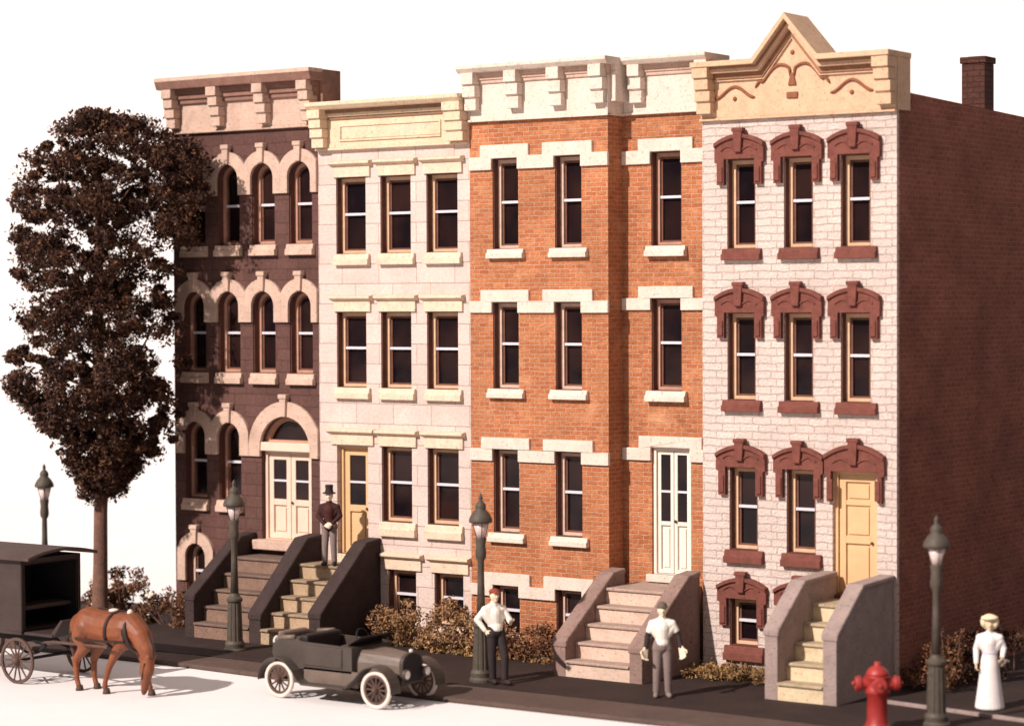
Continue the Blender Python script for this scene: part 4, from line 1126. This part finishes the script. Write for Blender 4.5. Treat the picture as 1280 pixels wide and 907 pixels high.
def wagon():
    T = thing('delivery_wagon', (-7.4, -7.25, 0), 'dark covered horse-drawn wagon with an open front and wooden spoked wheels', 'wagon')
    X = lambda x: x+7.4
    y0, y1 = -.78, .78
    b = MB(); fx = X(-5.83)-.02; bx = X(-9.2)
    th = .05
    b.box(bx, fx, y0, y0+th, .98, 2.36); b.box(bx, fx, y1-th, y1, .98, 2.36); b.box(bx, bx+th, y0+th, y1-th, .98, 2.36)
    b.box(bx, fx, y0, y1, .92, .979)
    b.box(fx-.30, fx+.01, y0-.012, y0+.0, .98, 2.36)
    body = b.build('body', M['wagon'], T, local=True, bevel=.012)
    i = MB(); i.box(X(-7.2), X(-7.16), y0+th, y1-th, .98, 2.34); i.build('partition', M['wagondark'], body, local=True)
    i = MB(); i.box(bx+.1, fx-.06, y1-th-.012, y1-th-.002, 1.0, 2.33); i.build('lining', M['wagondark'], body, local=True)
    p = MB(); p.ring([(y_, z_) for y_, z_ in rect(y0, y1, .98, 2.36)], [(y_, z_) for y_, z_ in rect(y0+.09, y1-.09, 1.0, 2.24)], 0, .04)
    # ring lies in xz: turn it to face +x
    p.v = [(fx-.02+q[1], q[0], q[2]) for q in p.v]; p.build('front_frame', M['wagon'], body, local=True)
    s_ = MB(); s_.box(fx-.62, fx-.12, y0+.1, y1-.1, 1.36, 1.44); s_.build('seat', M['wagon'], T, local=True, bevel=.015)
    r = MB(); n = 12; pts = []
    for k in range(n+1):
        u = -1+2*k/n; pts.append((u*.92, 2.36+.13*(1-u*u)))
    prof = pts+[(q[0], q[1]+.055) for q in reversed(pts)]
    r.prism(prof, bx-.1, X(-5.5), 'x'); r.build('roof', M['wagonroof'], T, local=True, smooth=False)
    f = MB(); f.box(fx, fx+.78, y0+.05, y1-.05, .92, .975); f.prism([(fx+.70, .975), (fx+.78, .92), (fx+1.02, 1.24), (fx+.98, 1.27)], y0+.08, y1-.08); f.build('footboard', M['wagon'], T, local=True, bevel=.01)
    u = MB(); u.box(bx+.1, fx+.6, y0+.22, y0+.32, .78, .92); u.box(bx+.1, fx+.6, y1-.32, y1-.22, .78, .92)
    u.tube([(X(-5.88), -.84, .44), (X(-5.88), .84, .44)], .03, 8); u.tube([(X(-8.6), -.84, .5), (X(-8.6), .84, .5)], .03, 8)
    for yy in (y0+.27, y1-.27):
        for xx in (X(-5.88), X(-8.6)):
            u.tube([(xx-.42, yy, .72), (xx-.2, yy, .58), (xx, yy, .53), (xx+.2, yy, .58), (xx+.42, yy, .72)], .03, 6); u.tube([(xx-.42, yy, .72), (xx, yy, .80), (xx+.42, yy, .72)], .03, 6)
    u.build('undercarriage', M['wagondark'], T, local=True)
    for (xx, R) in ((X(-5.88), .44), (X(-8.6), .52)):
        for yy in (-.86, .86): wheel('wheel', T, (xx, yy, R), R, None, .04, 14, M['spoke'], M['spoke'], .055, .075)
    for yy in (-.44, .44):
        s2 = MB(); s2.tube([(fx+.05, yy*1.2, .74), (fx+.7, yy*1.1, .82), (X(-3.9), yy-.6+(0 if yy < 0 else 0)+.0, .86)] if False else [(fx+.05, yy, .74), (fx+.7, yy-.2, .83), (X(-3.3), yy-.60, .92)], .028, 8)
        s2.build('shaft', M['spoke'], T, local=True)
wagon()

# ------------------------------------------------------------------ car
def car():
    T = thing('vintage_car', (.5, -5.91, 0), 'olive-grey open vintage roadster with white tyres parked by the kerb', 'car')
    tr = .66; wb0, wb1 = -1.12, 1.14; R = .345
    # body tub: side profile, hollow cockpit
    b = MB()
    prof = [(-1.28, .62), (-1.38, .80), (-1.36, .98), (-1.22, 1.06), (-.78, 1.10), (-.70, 1.06), (.42, 1.03), (.50, 1.02), (.50, .56), (-1.15, .56)]
    for s_ in (-1, 1): b.prism(prof, s_*.56-.02, s_*.56+.02)
    b.prism([(-1.28, .62), (-1.38, .80), (-1.36, .98), (-1.22, 1.06), (-.80, 1.09), (-.80, .60)], -.54, .54)
    b.box(-.8, .5, -.54, .54, .52, .60)
    b.prism([(.30, .60), (.50, .60), (.50, 1.02), (.36, 1.05), (.22, 1.05), (.30, .98)], -.54, .54)
    body = b.build('body', M['car'], T, local=True, bevel=.03)
    d = MB(); d.box(-.62, .28, -.600, -.578, .64, .99); d.build('door', M['car'], body, local=True, bevel=.02)
    st = MB(); st.box(-.74, -.18, -.50, .50, .66, .80); st.box(-.80, -.60, -.50, .50, .80, 1.17); st.build('seat', M['cardark'], T, local=True, bevel=.05)
    tp = MB(); tp.tube([(-1.30, -.50, 1.02), (-1.36, -.3, 1.10), (-1.36, .3, 1.10), (-1.30, .50, 1.02)], .075, 10)
    tp.tube([(-1.22, -.55, 1.09), (-.84, -.57, 1.13)], .045, 8); tp.tube([(-1.22, .55, 1.09), (-.84, .57, 1.13)], .045, 8)
    tp.build('folded_top', M['carlight'], T, local=True, smooth=True)
    tk = MB(); tk.lathe([(.002, -.36), (.12, -.36), (.13, 0), (.12, .36), (.002, .36)], (-1.43, 0, .97), 16, 'y'); tk.build('highlight_tank', M['metal'], T, local=True, smooth=True)  # pale drum set high to stand for the highlight on the rear panel
    # hood: tapers to the radiator
    h = MB(); secs = [(.50, .46, .56, 1.00), (.95, .36, .56, .97), (1.36, .27, .56, .92)]
    vs = []; n = 12
    for (x, hw_, z0, z1) in secs:
        for k in range(n+1):
            a = pi*k/n; cx_ = hw_*cos(a); zz = z0+(z1-z0)*(abs(sin(a))**.55)
            vs.append((x, (abs(cos(a))**.6)*(1 if cos(a) >= 0 else -1)*hw_, zz))
    fs = [(i*(n+1)+k, i*(n+1)+k+1, (i+1)*(n+1)+k+1, (i+1)*(n+1)+k) for i in range(2) for k in range(n)]
    fs += [tuple(range(n+1)), tuple(2*(n+1)+k for k in range(n+1))]
    h.add(vs, fs); h.build('hood', M['carlight'], T, local=True, smooth=False)
    rd = MB(); o = [(-.30, .40), (.30, .40), (.30, .78)]+[(.30*cos(pi*k/12), .78+.19*sin(pi*k/12)) for k in range(1, 12)]+[(-.30, .78)]
    rd.prism(o, 1.36, 1.44, 'x'); ra = rd.build('radiator', M['car'], T, local=True, bevel=.02)
    i2 = MB(); i2.prism([(p[0]*.82, .44+(p[1]-.40)*.87) for p in o], 1.44, 1.452, 'x'); i2.build('radiator_core', M['cardark'], ra, local=True)
    cp = MB(); cp.lathe([(.035, .96), (.035, 1.01), (.002, 1.02)], (1.40, 0, 0), 12); cp.build('radiator_cap', M['metal'], ra, local=True)
    for q in (-1, 1):
        l = MB(); l.lathe([(.002, -.10), (.06, -.08), (.095, .0), (.10, .05), (.09, .055)], (1.50, q*.30, .60), 16, 'x')
        l.tube([(1.48, q*.30, .52), (1.40, q*.28, .42)], .018, 6)
        lo_ = l.build('headlight', M['car'], T, local=True, smooth=True)
        g = MB(); g.lathe([(.002, .065), (.06, .06), (.09, .05)], (1.50, q*.30, .60), 16, 'x'); g.build('lens', M['metal'], lo_, local=True, smooth=True)
    # fenders + running boards
    def sheet(pts, y0, y1, name, mat):
        m = MB(); th = .025
        q = [(p[0], p[1]-th) for p in pts]
        for a in range(len(pts)-1):
            m.prism([pts[a], pts[a+1], q[a+1], q[a]], y0, y1)
        return m.build(name, mat, T, local=True)
    for q in (-1, 1):
        y0, y1 = (q*tr-.15, q*tr+.15)
        ff = [(wb1+.42*cos(a), R+.43*sin(a)) for a in [radians(t_) for t_ in range(-2, 131, 12)]]+[(wb1-.42, .52), (wb1-.60, .38), (wb1-.68, .33)]
        fo = sheet(ff, y0, y1, 'front_fender', M['car'])
        rf_ = [(wb0+.62, .33), (wb0+.52, .38), (wb0+.40, .55)]+[(wb0+.42*cos(a), R+.42*sin(a)) for a in [radians(t_) for t_ in range(48, 184, 12)]]
        sheet(rf_, y0, y1, 'rear_fender', M['car'])
        rb = MB(); rb.box(wb0+.60, wb1-.66, q*tr-.15, q*tr+.15, .30, .332); rb.build('running_board', M['car'], T, local=True)
        vl = MB(); vl.box(wb0+.50, wb1-.5, q*.57-.01, q*.57+.01, .31, .60); vl.build('valance', M['carlight'], T, local=True)
        for xx in (wb0, wb1): wheel('wheel', T, (xx, q*(tr+.02), R), R, .042, .03, 12, M['tyre'], M['spoke'], .06, .06)
    ch = MB(); ch.box(-1.2, 1.4, -.35, -.28, .40, .52); ch.box(-1.2, 1.4, .28, .35, .40, .52); ch.tube([(wb0, -.7, R), (wb0, .7, R)], .03, 8); ch.tube([(wb1, -.7, R), (wb1, .7, R)], .03, 8)
    ch.lathe([(.002, -.12), (.10, -.08), (.12, 0), (.10, .08), (.002, .12)], (wb0, 0, R), 12, 'y'); ch.build('chassis', M['cardark'], T, local=True)
    ws = MB(); ws.prism([(.30, 1.04), (.33, 1.04), (.62, 1.20), (.60, 1.225)], -.50, .50); ws.build('folded_windscreen', M['cardark'], T, local=True, bevel=.008)
    sw = MB(); n = 20
    cx_, cz_ = .12, 1.10
    sw.tube([(cx_-.06*sin(2*pi*k/n), .22+.17*cos(2*pi*k/n), cz_+.16*sin(2*pi*k/n)) for k in range(n+1)], .014, 6); sw.tube([(cx_, .22, cz_), (.34, .22, .92)], .016, 6)
    sw.build('steering_wheel', M['cardark'], T, local=True)
    return T
car()

# ------------------------------------------------------------------ hydrant
def hydrant():
    T = thing('fire_hydrant', (10.22, -4.02, PZ-.02), 'glossy red fire hydrant with three capped outlets in the foreground', 'hydrant')
    b = MB(); b.lathe([(.25, 0), (.25, .06), (.20, .08), (.19, .14), (.175, .18), (.165, .60), (.20, .63), (.215, .67), (.20, .72), (.185, .76), (.18, .88), (.21, .90), (.21, .93)], n=24)
    b.build('barrel', M['red'], T, local=True, smooth=True)
    c = MB(); c.lathe([(.195, .93), (.185, .98), (.14, 1.05), (.07, 1.09), (.055, 1.10), (.055, 1.16), (.002, 1.165)], n=20); c.build('bonnet', M['red'], T, local=True, smooth=True)
    for ang, L in ((35, .17), (215, .17), (-55, .10)):
        a = radians(ang); d = V((cos(a), sin(a), 0))
        n_ = MB(); n_.tube([d*.14+V((0, 0, .80)), d*(.20+L*.4)+V((0, 0, .80))], .095, 16); no = n_.build('outlet', M['red'], T, local=True)
        k = MB(); k.tube([d*(.20+L*.4)+V((0, 0, .80)), d*(.20+L)+V((0, 0, .80))], [.13, .125], 16); k.tube([d*(.20+L)+V((0, 0, .80)), d*(.26+L)+V((0, 0, .80))], [.05, .04], 5)
        k.build('outlet_cap', M['red'], no, local=True, bevel=.02)
    f = MB()
    for k in range(8):
        a = 2*pi*k/8; f.lathe([(.022, .06), (.022, .09), (.002, .095)], (.225*cos(a), .225*sin(a), 0), 6)
    f.build('bolts', M['red'], T, local=True)
hydrant()
